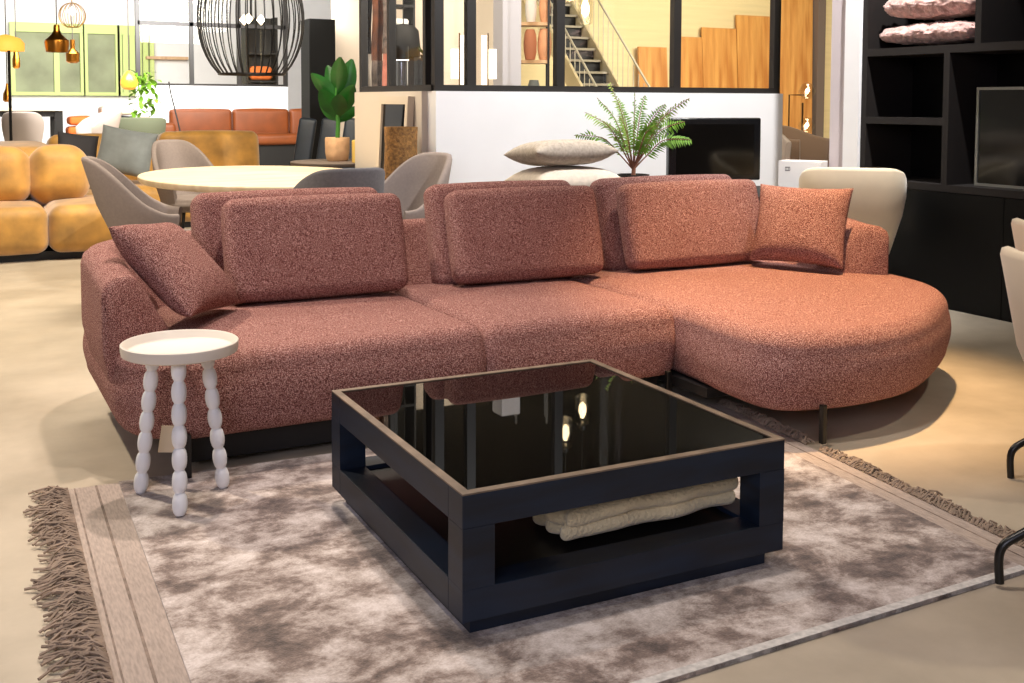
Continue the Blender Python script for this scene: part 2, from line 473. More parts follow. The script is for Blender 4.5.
# lime framed windows in the far wall
def far_window(name, x0, x1, mull):
    root = thing(name, 'x', 'w'); del root['label']; del root['category']; struct(root)
    MB().box(x0, x1, 27.9, 27.95, 1.5, 2.9).build('pane', 'winback', root, smooth=False)
    f = MB(); w = .1
    f.box(x0 - w, x1 + w, 27.8, 27.99, 2.9, 3.12); f.box(x0 - w, x1 + w, 27.8, 27.99, 1.42, 1.5)
    f.box(x0 - w, x0, 27.8, 27.99, 1.5, 2.9); f.box(x1, x1 + w, 27.8, 27.99, 1.5, 2.9)
    for m_ in mull: f.box(m_ - .06, m_ + .06, 27.82, 27.97, 1.5, 2.9)
    f.build('frame', 'greenwin', root, smooth=False)
far_window('window_4', 1.58, 3.0, (2.48,))
far_window('window_5', 3.17, 3.80, ())
far_window('window_6', 3.95, 4.6, (4.03, 4.19, 4.35, 4.5))

# ------------------------------------------------------------------ sofa
sofa = thing('corner_sofa', 'large terracotta boucle corner sofa with rounded chaise end standing behind the black coffee table', 'sofa', (0, 0, 0))
L = round_poly([(.515, 4.8), (.515, 3.73), (1.862, 3.73), (1.862, 4.8)], [.02, .26, .05, .02])
soft_block(MB(), L, .125, .43, rt=.065, rb=.085, crown=.012, bulge=.014).build('seat', 'boucle', sofa, angle=60)
L = round_poly([(1.872, 4.8), (1.872, 3.73), (2.768, 3.73), (2.768, 4.8)], [.02, .05, .04, .02])
soft_block(MB(), L, .125, .43, rt=.065, rb=.06, crown=.012, bulge=.014).build('seat', 'boucle', sofa, angle=60)
ch = [(2.778, 4.8), (2.778, 4.3), (2.778, 3.9), (2.765, 3.65), (2.735, 3.4), (2.73, 3.2), (2.795, 3.085), (2.96, 3.025), (3.2, 3.01), (3.5, 3.075), (3.91, 3.31), (4.16, 3.515),
      (4.29, 3.75), (4.335, 4.05), (4.33, 4.4), (4.3, 4.8)]
co = catmull(ch, 8, closed=False)
soft_block(MB(), co, .125, .43, rt=.075, rb=.06, crown=.014, bulge=.016, N=220).build('seat', 'boucle', sofa, angle=60, label='rounded chaise seat')

def back_rail():
    prof = round_poly([(.07, .125), (0, .42), (0, .715), (.12, .715), (.29, .40), (.29, .125)], [.03, .2, .06, .05, .03, .02], 6)   # (inward, z)
    prof = resample(prof, 44)
    path = round_poly([(.478, 3.96), (.474, 5.07), (4.40, 5.07), (4.23, 3.94)], [0, .84, .5, 0], 24)
    path = resample(path, 130, closed=False)
    tot = sum((path[i + 1] - path[i]).length for i in range(len(path) - 1)); acc = 0
    rings = []
    for i, p in enumerate(path):
        if i: acc += (p - path[i - 1]).length
        t = (path[min(i + 1, len(path) - 1)] - path[max(i - 1, 0)]).normalized(); nrm = Vector((t.y, -t.x))
        e = min(acc, tot - acc); dirn = -1 if acc < tot / 2 else 1
        f = max(0, 1 - e / .55); drop = .035 * f * f * (3 - 2 * f)
        ring = []
        for q in prof:
            k = max(0, (q.y - .42) / .3); z = q.y - drop * k
            sh = max(0, 1 - e / .3) * (.20 * (.29 - q.x) / .29 - .20)
            w = p + nrm * q.x + t * dirn * sh
            ring.append((w.x, w.y, z))
        rings.append(ring)
    def shrunk(ring, s, push):
        c = sum((Vector(r) for r in ring), Vector()) / len(ring)
        return [tuple(c + (Vector(r) - c) * s + push) for r in ring]
    t0 = (path[0] - path[1]).normalized(); t1 = (path[-1] - path[-2]).normalized()
    a = [shrunk(rings[0], s, Vector((t0.x, t0.y, 0)) * d) for s, d in ((.84, .03), (.94, .02), (.985, .008))]
    b = [shrunk(rings[-1], s, Vector((t1.x, t1.y, 0)) * d) for s, d in ((.985, .008), (.94, .02), (.84, .03))]
    MB().loft(a + rings + b).build('back_rail', 'boucle', sofa, angle=70)
back_rail()
for x, y0, lean, w in ((1.395, 4.72, .27, .86), (2.475, 4.72, .25, .80), (3.475, 4.72, .25, .90)):
    T = TR(x, y0, .412, rx=-lean) @ Matrix.Translation((0, 0, .245))
    MB().rbox(w, .14, .50, r=.05, bulge=(.006, .012, .008), T=T).build('backrest', 'boucle', sofa, angle=70)
MB().box(.75, 2.75, 3.84, 4.95, .03, .13).box(2.75, 3.9, 3.5, 4.95, .09, .13).build('under_seat_shade', 'black', sofa, smooth=False)  # black blocks added below the seats, standing in for the deep shade there
for x, y, r in ((2.915, 3.012, .016), (2.70, 3.70, .014), (.72, 3.735, .014), (4.2, 4.4, 0), (.62, 4.8, 0), (4.1, 4.95, 0)):
    MB().box(x - .011, x + .011, y - .011, y + .011, r, .165).build('leg', 'blackmetal', sofa, smooth=False, bevel=.003)
MB().box(-.035, .035, -.001, .001, -.09, 0, TR(.665, 3.705, .21, ry=.15)).build('paper_tag', 'tagpaper', sofa, smooth=False, label='small cream hanging tag')

# loose lumbar cushions and the two throw pillows
for x, w, lab in ((1.455, .80, 'terracotta boucle back cushion on the long left seat, beside the throw pillow'),
                  (2.50, .80, 'terracotta boucle back cushion on the narrow middle seat of the sofa'),
                  (3.505, .87, 'terracotta boucle back cushion on the chaise side of the sofa')):
    o = MB().rbox(w, .13, .44, r=.048, bulge=(.008, .02, .008)).build('back_cushion', 'boucle', None, angle=70)
    T = TR(x, 4.54, .451, rx=-.27) @ Matrix.Translation((0, 0, .22)); o.matrix_world = T
    tag(o, lab, 'cushion', 'loose back cushions on the sofa')
def place_pillow(name, w, h, t, T, m, label, group=None, cat='pillow', **k):
    o = MB().pillow(w, h, t, **k).build(name, m, None, angle=80); o.matrix_world = T
    return tag(o, label, cat, group)
place_pillow('throw_pillow', .50, .46, .17, TR(.81, 4.35, .648, rz=1.06) @ Matrix.Rotation(-.78, 4, 'X') @ Matrix.Rotation(.12, 4, 'Y'), 'boucle',
             'square terracotta throw pillow leaning against the left arm of the sofa', 'throw pillows on the sofa')
place_pillow('throw_pillow', .50, .42, .16, TR(3.925, 4.245, .668, rz=-1.10) @ Matrix.Rotation(-.33, 4, 'X'), 'boucle',
             'square terracotta throw pillow leaning in the chaise corner of the sofa', 'throw pillows on the sofa')

# ------------------------------------------------------------------ coffee table and folded throw
tx0, tx1, ty0, ty1, th = 1.080, 2.055, 2.266, 3.300, .373
ct = thing('coffee_table', 'square black stained wood coffee table with dark glass top and open lower shelf', 'coffee table', ((tx0 + tx1) / 2, (ty0 + ty1) / 2, .0135), -.02)
cw, cd, hh = tx1 - tx0, ty1 - ty0, th - .0135
a, b = cw / 2, cd / 2
def ring_boxes(mb, a, b, t, z0, z1):
    mb.box(-a, a, -b, -b + t, z0, z1); mb.box(-a, a, b - t, b, z0, z1)
    mb.box(-a, -a + t, -b + t, b - t, z0, z1); mb.box(a - t, a, -b + t, b - t, z0, z1); return mb
ring_boxes(MB(), a, b, .085, hh - .085, hh - .004).build('top_frame', 'tblack', ct, smooth=False, bevel=.002)
ring_boxes(MB(), a, b, .024, hh - .004, hh).build('top_edge', 'trim', ct, smooth=False, label='worn lighter top edge')
MB().box(-a + .024, a - .024, -b + .024, b - .024, hh - .010, hh - .003).build('glass_top', 'bglass', ct, smooth=False, label='black reflective glass top')
for sx in (-1, 1):
    for sy in (-1, 1):
        x0, x1 = sorted((sx * a, sx * (a - .085))); y0, y1 = sorted((sy * b, sy * (b - .085)))
        MB().box(x0, x1, y0, y1, .125, hh - .085).build('leg', 'tblack', ct, smooth=False)
ring_boxes(MB(), a, b, .085, .045, .125).build('base_frame', 'tblack', ct, smooth=False, bevel=.002)
MB().box(-a + .085, a - .085, -b + .085, b - .085, .085, .112).build('shelf', 'shelfblk', ct, smooth=False)
MB().box(-a + .035, a - .035, -b + .035, b - .035, 0, .05).build('plinth', 'tblack', ct, smooth=False)

def folded_throw():
    mb = MB()
    for k, (z, w, d, dx, dy) in enumerate(((.026, .56, .31, 0, 0), (.068, .57, .32, -.004, -.006), (.106, .54, .28, .008, .01))):
        def fn(o, k=k, w=w, d=d):
            up = .3 if k == 0 else 1
            n = noise.noise(Vector((o.x * 6 + k * 7, o.y * 6, k))) * .010 + noise.noise(Vector((o.x * 22 + k * 7, o.y * 22, k * 3))) * .005
            e = max(0, -o.x / (w / 2)) ** 3
            o.z += n * up; o.x += e * (.016 * sin(o.y * 90 + k * 2 + 1.5 * sin(o.x * 9)) - .02)
            o.x += noise.noise(Vector((o.y * 7, k, 3))) * .012; o.y += noise.noise(Vector((o.x * 8, k, 9))) * .014
            return o
        mb.rbox(w, d, .05, r=.023, q=4, m=40, bulge=(.0, .010, .006), fn=fn, T=TR(dx, dy, z))
    o = mb.build('folded_throw', 'fur', None, angle=80)
    o.location = (1.715, 2.545, .146); o.rotation_euler = (0, 0, .02)
    tag(o, 'folded cream fluffy throw lying on the lower shelf of the coffee table', 'blanket')
folded_throw()

# ------------------------------------------------------------------ rug
BLc, BRc, FRc, FLc = Vector((.345, 3.82)), Vector((2.93, 3.66)), Vector((2.745, 1.93)), Vector((.295, 1.905))
def rp(u, v): return (BLc.lerp(BRc, u)).lerp(FLc.lerp(FRc, u), v)
rug = thing('area_rug', 'taupe and cream mottled rug with fringed ends lying under the coffee table', 'rug', (0, 0, 0))
def rug_piece(u0, u1, v0, v1, z, name, m, nu=40, nv=30, label=None):
    vs = []; fs = []
    for j in range(nv + 1):
        for i in range(nu + 1):
            p = rp(u0 + (u1 - u0) * i / nu, v0 + (v1 - v0) * j / nv); vs.append((p.x, p.y, z))
    n = len(vs)
    vs += [(v[0], v[1], 0.001) for v in vs]
    W = nu + 1
    for j in range(nv):
        for i in range(nu):
            q = j * W + i; fs.append((q, q + 1, q + W + 1, q + W))
    def edge(ids):
        for p, q in zip(ids[:-1], ids[1:]): fs.append((p, q, q + n, p + n))
    edge(list(range(W))); edge(list(range(nv * W, nv * W + W))); edge([j * W for j in range(nv + 1)]); edge([j * W + nu for j in range(nv + 1)])
    return MB().add(vs, fs).build(name, m, rug, label=label)
rug_piece(.062, .955, 0, 1, .012, 'pile', 'rug')
rug_piece(0, .062, 0, 1, .008, 'woven_border', 'rugband')
rug_piece(.955, 1, 0, 1, .008, 'woven_border', 'rugband')
rug_piece(.0325, .0355, 0, 1, .0085, 'dark_stripe', 'rugline', 2, 30)
rug_piece(.007, .009, 0, 1, .0085, 'dark_stripe', 'rugline', 2, 30)
rug_piece(.9785, .981, 0, 1, .0085, 'dark_stripe', 'rugline', 2, 30)
rug_piece(.062, .955, .985, 1.0, .0135, 'edge_binding', 'rugedge', 30, 2)
def fringe(u, dirx, n, lmin, lmax):
    mb = MB()
    for k in range(n):
        v = (k + random.random() * .7) / n; p = rp(u, v)
        if u > .5 and abs(p.y - 3.012) < .04: continue
        L = random.uniform(lmin, lmax) * (.8 + .35 * noise.noise(Vector((v * 9, u, 2))))
        yaw = noise.noise(Vector((v * 7, u * 3, 5))) * .9 + random.uniform(-.5, .5)
        pts = []; z = random.uniform(.004, .012)
        for i in range(5):
            t = i / 4; yy = yaw * (1 - .4 * t) + (random.random() - .5) * .35
            pts.append((p.x + dirx * L * t * cos(yaw) + random.uniform(-.008, .008) * t, p.y + L * t * sin(yy) * .9 + random.uniform(-.012, .012) * t, z + .022 * sin(pi * t) * random.random() + .002))
        mb.tube(pts, [.0036, .0033, .003, .003, .004], 5)
    o = mb.build('fringe', 'fringe', rug, kind='stuff'); return o
fringe(0, -1, 420, .09, .17); fringe(1, 1, 300, .05, .09)

# ------------------------------------------------------------------ white bead leg side table
st = thing('side_table', 'small round white side table with three beaded legs in front of the sofa arm', 'side table', (.665, 3.55, .0145))
MB().lathe([(.0, .475), (.170, .475), (.180, .48), (.183, .498), (.183, .512), (.179, .515), (.175, .512), (.168, .492), (.163, .488), (.0, .487)], 64, caps=False).build('tray_top', 'traytop', st)
for fx, fy in ((.552, 3.665), (.629, 3.40), (.806, 3.588)):
    foot = Vector((fx - .665, fy - 3.55, 0)); top = Vector((foot.x * .62, foot.y * .62, .478)); prof = []
    for k in range(7):
        for i in range(8):
            t = i / 7; prof.append((.0145 + .0090 * sin(pi * t) ** .55, (k + t) / 7))
    d = top - foot; rq = d.to_track_quat('Z', 'Y').to_matrix().to_4x4()
    MB().lathe([(r, z * d.length) for r, z in prof], 18, Matrix.Translation(foot) @ rq).build('leg', 'white', st, angle=50)

# ------------------------------------------------------------------ shell chairs
def shell(mb, rx, ry, z0, arm, back, th=.045, lean=.10, span=118, power=1.6, sq=2.0, taper=.80, T=None):
    """curved tub back: theta 0 is the middle of the back (+y)"""
    rings = []; n = 44
    for i in range(n + 1):
        a = radians(-span + 2 * span * i / n)
        f = max(0, cos(a * 90 / span)) ; f = f ** power
        zt = arm + (back - arm) * (f * f * (3 - 2 * f))
        e = 2.0 / sq
        ca, sa = cos(a), sin(a)
        bx = math.copysign(abs(sa) ** e, sa); by = math.copysign(abs(ca) ** e, ca)
        ring = []
        def pt(inw, z):
            k = taper + (1 - taper) * min(1, (z - z0) / (arm - z0 + 1e-6))
            ln = lean * max(0, z - .45) / .4 * max(0, by)
            return ((rx * k - inw) * bx, (ry * k - inw) * by + ln, z)
        hs = [z0, z0 + .25 * (zt - z0), z0 + .5 * (zt - z0), z0 + .75 * (zt - z0), zt - th * .5]
        ring += [pt(0, z) for z in hs] + [pt(th * .15, zt - th * .12), pt(th * .5, zt), pt(th * .85, zt - th * .12)]
        ring += [pt(th, z) for z in reversed(hs)]
        rings.append(ring)
    mb.loft(rings, T); return mb
def shell_chair(label, loc, rotz, m, legm='blackmetal', w=.58, d=.56, arm=.62, back=.88, base='legs', cat='chair', group=None, name='shell_chair', span=118, lean=.1, power=1.6, sq=2.2, taper=.8, seat=.46):
    t = thing(name, label, cat, loc, rotz, group)
    shell(MB(), w / 2, d / 2, seat - .12, arm, back, span=span, lean=lean, power=power, sq=sq, taper=taper).build('backrest_shell', m, t, angle=70)
    ol = [(cos(k / 40 * 2 * pi) * (w / 2 * taper + .0), sin(k / 40 * 2 * pi) * (d / 2 * taper + .02) - .03) for k in range(40)]
    soft_block(MB(), ol, seat - .12, seat, rt=.03, rb=.03, crown=.015, N=60).build('seat', m, t, angle=60)
    if base == 'legs':
        for sx in (-1, 1):
            for sy in (-1, 1):
                MB().tube([(sx * w * .26, sy * d * .24, seat - .10), (sx * w * .40, sy * d * .40, 0)], [.016, .010], 10).build('leg', legm, t)
    else:
        MB().lathe([(.03, .0), (.03, .12)], 16, TR(0, 0, seat - .25)).build('column', legm, t)
        for k in range(4):
            a = k * pi / 2; c, s = cos(a), sin(a); R = .38
            pts = catmull([(c * .02, s * .02, seat - .2), (c * R * .5, s * R * .5, .20), (c * R * .85, s * R * .85, .135), (c * R, s * R, .09), (c * R, s * R, .0)], 6, closed=False)
            MB().tube(pts, .012, 10).build('leg', legm, t)
    return t
# cream chairs at the right edge, in front
cA = shell_chair('cream upholstered chair with black spider legs, by the wall unit with the dark screen', (3.60, 2.288, 0), 1.086, 'cream', w=.56, d=.56, arm=.56, back=.90, base='spider', group='cream chairs at the right edge', name='dining_chair', sq=2.3, power=.9, taper=.70, span=100, lean=.09)
cB = copy_tree(cA, (2.825, 1.727, .013), 1.086, 'cream upholstered chair nearest the camera, one black leg on the corner of the rug')
# cream chair behind the chaise
shell_chair('cream tub chair with wide rounded back standing behind the chaise end of the sofa', (5.19, 5.15, 0), pi - .75, 'cream', w=.66, d=.58, arm=.66, back=.90, name='tub_chair', power=.55, sq=2.8, taper=.72, lean=.02)
# dining set
dt = thing('dining_table', 'large oval pale oak dining table among grey chairs behind the sofa', 'table', (2.12, 8.05, 0), 0)
ol = [(cos(k / 80 * 2 * pi) * .87, sin(k / 80 * 2 * pi) * 1.22) for k in range(80)]
soft_block(MB(), ol, .70, .75, rt=.01, rb=.035, crown=0, bulge=0, N=120).build('table_top', 'tabletop', dt, angle=50)
MB().lathe([(.40, 0), (.40, .03), (.26, .10), (.22, .4), (.30, .66), (.42, .70)], 32).build('pedestal', 'tableleg', dt)
def side_ring(t):
    MB().tube([(.045 * cos(a_ * pi / 12), .03 * sin(a_ * pi / 12), 0) for a_ in range(25)], .006, 6, TR(-.282, -.02, .56, rz=pi / 2, rx=pi / 2)).build('arm_ring', 'seam', t)
gc = shell_chair('grey upholstered dining chair with high back at the near left end of the oval table', (1.21, 7.16, 0), 1.35, 'greyfab', w=.60, d=.60, arm=.60, back=.95, group='grey chairs round the oval dining table', name='dining_chair', power=1.6, lean=.12)
copy_tree(gc, (2.66, 6.72, 0), -1.2, 'grey dining chair right of the oval table, sideways near the white half wall')
copy_tree(gc, (1.95, 9.75, 0), .3, 'light grey dining chair at the far side of the oval table before the mustard sofa')
fc = shell_chair('blue grey dining chair seen from behind, directly behind the left part of the sofa', (2.12, 6.40, 0), pi + .1, 'greyfab2', w=.56, d=.56, arm=.62, back=.91, group='grey chairs round the oval dining table', name='dining_chair', power=.7, sq=2.6)

# ------------------------------------------------------------------ mustard velvet sofa
ms = thing('mustard_sofa', 'mustard velvet modular sofa with puffy cushions behind the dining chairs', 'sofa', (0, 0, 0))
def puff(x0, x1, y0, y1, z0, z1, name, r=.09, b=.025, rx=0):
    T = TR((x0 + x1) / 2, (y0 + y1) / 2, (z0 + z1) / 2, rx=rx)
    return MB().rbox(x1 - x0, y1 - y0, z1 - z0, r=r, bulge=(b, b, b), T=T, m=8).build(name, 'mustard', ms, angle=80)
puff(-.25, .755, 9.45, 10.6, .06, .44, 'seat'); puff(.765, 1.33, 9.45, 10.6, .06, .44, 'seat')
puff(-.2, .66, 9.95, 10.4, .41, .88, 'backrest', .13, .035, -.2); puff(.67, 1.12, 9.95, 10.4, .41, .88, 'backrest', .13, .035, -.2)
puff(.3, 1.33, 10.6, 12.3, .06, .44, 'seat'); puff(1.34, 2.35, 11.3, 12.3, .06, .44, 'seat'); puff(2.36, 3.25, 11.3, 12.3, .06, .44, 'seat')
puff(.35, .98, 10.5, 12.15, .43, .88, 'backrest', .14, .03); puff(1.0, 2.1, 12.2, 12.55, .3, .93, 'backrest', .08, .02, -.1); puff(2.12, 3.2, 12.2, 12.55, .3, .95, 'backrest', .08, .02, -.1)
MB().box(-.2, 1.3, 9.55, 12.2, 0, .07).box(1.3, 3.2, 11.4, 12.5, 0, .07).build('plinth', 'black', ms, smooth=False)
place_pillow('sofa_cushion', .55, .5, .16, TR(1.66, 11.55, .78, rz=-.2, ) @ Matrix.Rotation(-.35, 4, 'X') @ Matrix.Rotation(.2, 4, 'Y'), 'bluegreyvel', 'grey blue velvet cushion leaning on the mustard sofa', 'cushions on the mustard sofa')
place_pillow('sofa_cushion', .40, .44, .13, TR(1.22, 11.76, .76, rz=.1) @ Matrix.Rotation(-.35, 4, 'X') @ Matrix.Rotation(.15, 4, 'Y'), 'darkcush', 'charcoal velvet cushion behind the grey blue one on the mustard sofa', 'cushions on the mustard sofa')

# ------------------------------------------------------------------ black wall unit on the right
wu = thing('wall_unit', 'tall black wall unit with open niches at the right side', 'wall unit', (5.6, 0, 0))
D = .46
b_ = MB()
b_.box(0, D, 5.44, 5.485, 0, 2.7); b_.box(0, D, 1.0, 5.44, .74, .785); b_.box(0, D, 1.0, 5.44, 1.615, 1.665)
b_.box(0, D, 4.755, 4.80, .785, 1.615); b_.box(0, D, 4.53, 4.575, 1.665, 2.66); b_.box(0, D, 4.80, 5.44, 1.16, 1.205); b_.box(0, D, 1.0, 5.44, 2.66, 2.7)
b_.build('frame', 'cabin', wu, smooth=False)
MB().box(D - .02, D, 1.0, 5.44, .785, 2.66).build('back_panel', 'cab', wu, smooth=False)
for k in range(4):
    y1 = 5.44 - k * 1.11
    MB().box(-.0, .02, y1 - 1.105, y1, .0, .735).build('door', 'cab', wu, smooth=False)
MB().box(.02, D, 1.0, 5.44, 0, .74).build('lower_carcass', 'cab', wu, smooth=False)
tv = thing('television', 'dark flat screen with thin silver frame standing in the black wall unit', 'television', (5.72, 4.04, .787))
MB().box(0, .03, -.58, .58, .012, .60).build('screen', 'screen', tv, smooth=False)
ring = MB()
for y0, y1, z0, z1 in ((-.6, .6, .595, .612), (-.6, .6, 0, .017), (-.6, -.583, .017, .595), (.583, .6, .017, .595)): ring.box(-.008, .035, y0, y1, z0, z1)
ring.build('bezel', 'silver', tv, smooth=False)
def fluffy(label, loc, w, h, t, seed, rz):
    mb = MB()
    def fn(o):
        n = noise.noise(Vector((o.x * 22 + seed, o.y * 22, o.z * 22))) * .018 + noise.noise(Vector((o.x * 60 + seed, o.y * 60, o.z * 60))) * .016
        d = o.normalized(); return o + d * n
    def shape(o):
        e = max(abs(o.x) / (w / 2), abs(o.y) / (h / 2)); o.z *= (1.05 - .55 * e ** 3); return fn(o)
    mb.rbox(w, h, t, r=t * .45, q=5, m=44, fn=shape)
    o = mb.build('fluffy_pillow', 'pinkfur', None, angle=180); o.location = loc; o.rotation_euler = (0, 0, rz)
    tag(o, label, 'pillow', 'fluffy pink pillows in the wall unit')
fluffy('fluffy dusty pink pillow lying on the upper shelf, under another one', (5.825, 5.015, 1.756), .38, .76, .13, 1, 0)
fluffy('fluffy dusty pink pillow lying on top of its twin on the upper shelf', (5.825, 5.015, 1.945), .36, .72, .17, 5, .05)

# ------------------------------------------------------------------ low table behind the sofa with fern, television, box, pillows
lt = thing('low_table', 'long black oval table with a television, fern and box behind the sofa', 'table', (4.36, 6.05, 0))
ol = round_poly([(-1.3, -.42), (1.3, -.42), (1.3, .42), (-1.3, .42)], .41, 14)
soft_block(MB(), ol, .63, .67, rt=.008, rb=.008, crown=0, bulge=0).build('table_top', 'black', lt, angle=50)
for x in (-1, 1):
    MB().box(x * .9 - .03, x * .9 + .03, -.25, .25, 0, .63).build('leg', 'black', lt, smooth=False)
pt = thing('monitor', 'black flat television on a foot in front of the white half wall', 'television', (4.82, 6.10, .672), -.3)
MB().rbox(.68, .07, .44, r=.012, q=2, m=2, T=TR(0, 0, .30)).build('bezel', 'bezel', pt)
MB().box(-.285, .285, -.041, -.034, .125, .475).build('screen', 'screen', pt, smooth=False)
MB().box(-.05, .05, -.02, .03, .01, .1).build('neck', 'bezel', pt, smooth=False)
MB().lathe([(.0, 0), (.17, 0), (.17, .01), (.0, .014)], 32, T=Matrix.Scale(.8, 4, (0, 1, 0)), caps=False).build('foot', 'bezel', pt)
wb = thing('white_box', 'white box with a small grey print standing beside the black television', 'box', (5.44, 5.87, .672), -1.0)
MB().box(-.15, .15, -.1, .1, 0, .215).build('carton', 'paper', wb, smooth=False, bevel=.003)
pr = MB().box(-.10, -.065, -.1015, -.10, .145, .151).box(-.10, -.065, -.1015, -.10, .168, .174)
for q_ in (-.10, -.089, -.078, -.068): pr.box(q_, q_ + .004, -.1015, -.10, .151, .168)
pr.build('print', 'greyprint', wb, smooth=False)
place_pillow('woven_pillow', .66, .5, .20, TR(3.66, 6.18, .775) @ Matrix.Rotation(pi / 2, 4, 'X'), 'pillow', 'pale pillow at the bottom of the pair behind the sofa, left of the fern', 'pale pillows behind the sofa', pinch=.1)
place_pillow('woven_pillow', .62, .46, .17, TR(3.62, 6.18, .965) @ Matrix.Rotation(pi / 2 - .08, 4, 'X'), 'pillowgrey', 'greyer woven pillow lying on the pale one, left of the fern', 'pale pillows behind the sofa', pinch=.1)

def fern():
    t = thing('potted_fern', 'bright green potted fern with feathery fronds before the white half wall', 'plant', (4.17, 6.14, .67))
    MB().lathe([(.0, 0), (.085, 0), (.105, .12), (.11, .14), (.098, .14), (.095, .125), (.0, .125)], 28, caps=False).build('pot', 'pot', t)
    MB().tube([(0, 0, .11), (.005, 0, .2), (0, .002, .23)], [.016, .013, .010], 10).build('trunk', 'stem', t)
    fr = []
    cr, sr = cos(YAW), sin(YAW)
    # (sideways reach, toward/away, height) of each frond tip
    tips = [(-.17, .02, .77), (.0, -.05, .70), (.08, .05, .68), (-.33, .05, .56), (-.26, -.1, .66), (.20, -.08, .62), (.37, -.05, .66), (.36, .08, .50), (.38, -.1, .38), (-.20, .12, .50), (.18, .12, .50), (.13, -.16, .48), (-.12, -.18, .54), (-.40, .1, .40), (-.10, .1, .66), (.26, .1, .56)]
    for k, (sx, sy, sz) in enumerate(tips):
        tip = Vector((sx * cr + sy * sr, -sx * sr + sy * cr, sz)); base = Vector((0, 0, .17))
        mid = base.lerp(tip, .55) + Vector((-.02 * tip.x, -.02 * tip.y, .07 + .05 * abs(sx)))
        path = catmull([base, base.lerp(mid, .5) + Vector((0, 0, .01)), mid, tip], 10, closed=False)
        st_ = MB().tube(path, [.0055 - .004 * i / (len(path) - 1) for i in range(len(path))], 6).build('frond', 'stem', t)
        mb = MB(); n = 30; P = resample(path, n, closed=False)
        for i in range(int(n * .28), n - 1):
            f = (i - n * .28) / (n - n * .28); tt = (P[min(i + 1, len(P) - 1)] - P[i - 1]).normalized()
            sd = tt.cross(Vector((.47 + .5 * sin(k * 2.1), -.88, .2 + .3 * cos(k * 1.7)))).normalized(); nn = sd.cross(tt).normalized()
            ll = .088 * (sin(pi * (f * .78 + .2)) ** .7) * (1 - .3 * f) * random.uniform(.8, 1.1)
            for sg in (-1, 1):
                d = (sd * sg * .9 + tt * .5 + nn * random.uniform(-.35, .2)).normalized(); wv = d.cross(nn).normalized() * .0075
                p = P[i] + tt * (sg * .004)
                mb.add([p - wv * .4, p + d * ll * .35 + wv, p + d * ll + Vector((0, 0, -.014)), p + d * ll * .35 - wv], [(0, 1, 2, 3)])
        mb.build('leaflets', 'green2' if k % 3 else 'green3', st_, smooth=False)
fern()

# ------------------------------------------------------------------ things along the left return wall
rt_ = thing('round_side_table', 'round dark table carrying a potted rubber plant and a yellow candle', 'table', (3.2, 9.50, 0))
MB().lathe([(.0, .72), (.41, .72), (.42, .735), (.42, .75), (.41, .755), (.0, .755)], 40, caps=False).build('table_top', 'tableleg', rt_)
MB().lathe([(.25, 0), (.25, .02), (.04, .05), (.04, .72)], 24).build('pedestal', 'blackmetal', rt_)
pl = thing('rubber_plant', 'tall green broad leaved plant in a crumpled paper bag on the round dark table', 'plant', (3.21, 9.52, .756))
bag = []
for z, r in ((0, .085), (.02, .10), (.08, .108), (.15, .11), (.20, .112), (.215, .108), (.21, .10), (.16, .098)):
    bag.append([(cos(a_ / 36 * 2 * pi) * r * (1 + .06 * noise.noise(Vector((cos(a_ / 36 * 6.28) * 2.5, sin(a_ / 36 * 6.28) * 2.5, z * 14)))), sin(a_ / 36 * 2 * pi) * r * (1 + .06 * noise.noise(Vector((a_ * .7, z * 9, 2)))), z) for a_ in range(36)])
MB().loft(bag, cap1=True).build('paper_pot', 'kraft', pl, label='crumpled kraft paper pot cover')
MB().tube([(0, 0, .15), (.01, 0, .35), (-.01, .01, .55), (.0, 0, .78)], [.022, .02, .014, .008], 10).build('stem', 'gstem', pl)
def leaf_mesh(L, W, droop):
    vs = []; fs = []; n = 10
    for i in range(n + 1):
        t = i / n; w = W / 2 * sin(pi * min(1, t * .93 + .05)) ** .75; z = -droop * t * t * L
        for k, s_ in enumerate((-1, -.5, 0, .5, 1)): vs.append((s_ * w, t * L, z + .12 * w * abs(s_)))
    for i in range(n):
        for k in range(4): q = i * 5 + k; fs.append((q, q + 1, q + 6, q + 5))
    return vs, fs
right, away = Vector((cos(YAW), -sin(YAW), 0)), Vector((sin(YAW), cos(YAW), 0))
for sx, sy, sz, z0_, W_ in ((.13, .10, .92, .52, .20), (-.22, -.05, .80, .55, .14), (-.13, -.12, .66, .40, .17), (.18, -.10, .70, .42, .16), (.05, -.08, .95, .62, .16), (.20, .12, .50, .36, .10), (-.10, .14, .86, .58, .15), (-.17, .12, .55, .38, .14), (.06, -.16, .62, .40, .15)):
    b0 = Vector((0, 0, z0_)); tip = right * sx + away * sy + Vector((0, 0, sz)); ax = tip - b0
    wd = ax.cross(away * .9 + Vector((0, 0, .35)) + right * sx).normalized(); up_ = wd.cross(ax.normalized())
    v, f = leaf_mesh(1, 1, .0)
    MB().add([b0 + ax * y + wd * (x * W_) - up_ * (.10 * y * y * ax.length - .25 * abs(x) * W_) for x, y, _ in v], f).build('leaf', 'green1', pl, angle=80)
cd_ = thing('candle', 'thick yellow pillar candle on the round dark table beside the plant', 'candle', (3.31, 9.20, .756))
MB().lathe([(.0, 0), (.068, 0), (.07, .01), (.07, .19), (.06, .2), (.0, .195)], 28, caps=False).build('wax', 'yellowwax', cd_)
MB().tube([(0, 0, .19), (.003, 0, .215)], .003, 6).build('wick', 'black', cd_)
mr = thing('floor_mirror', 'white framed mirror leaning against the cream end of the half wall', 'mirror', (2.965, 7.62, 0))
TT = Matrix.Rotation(.055, 4, 'Y')
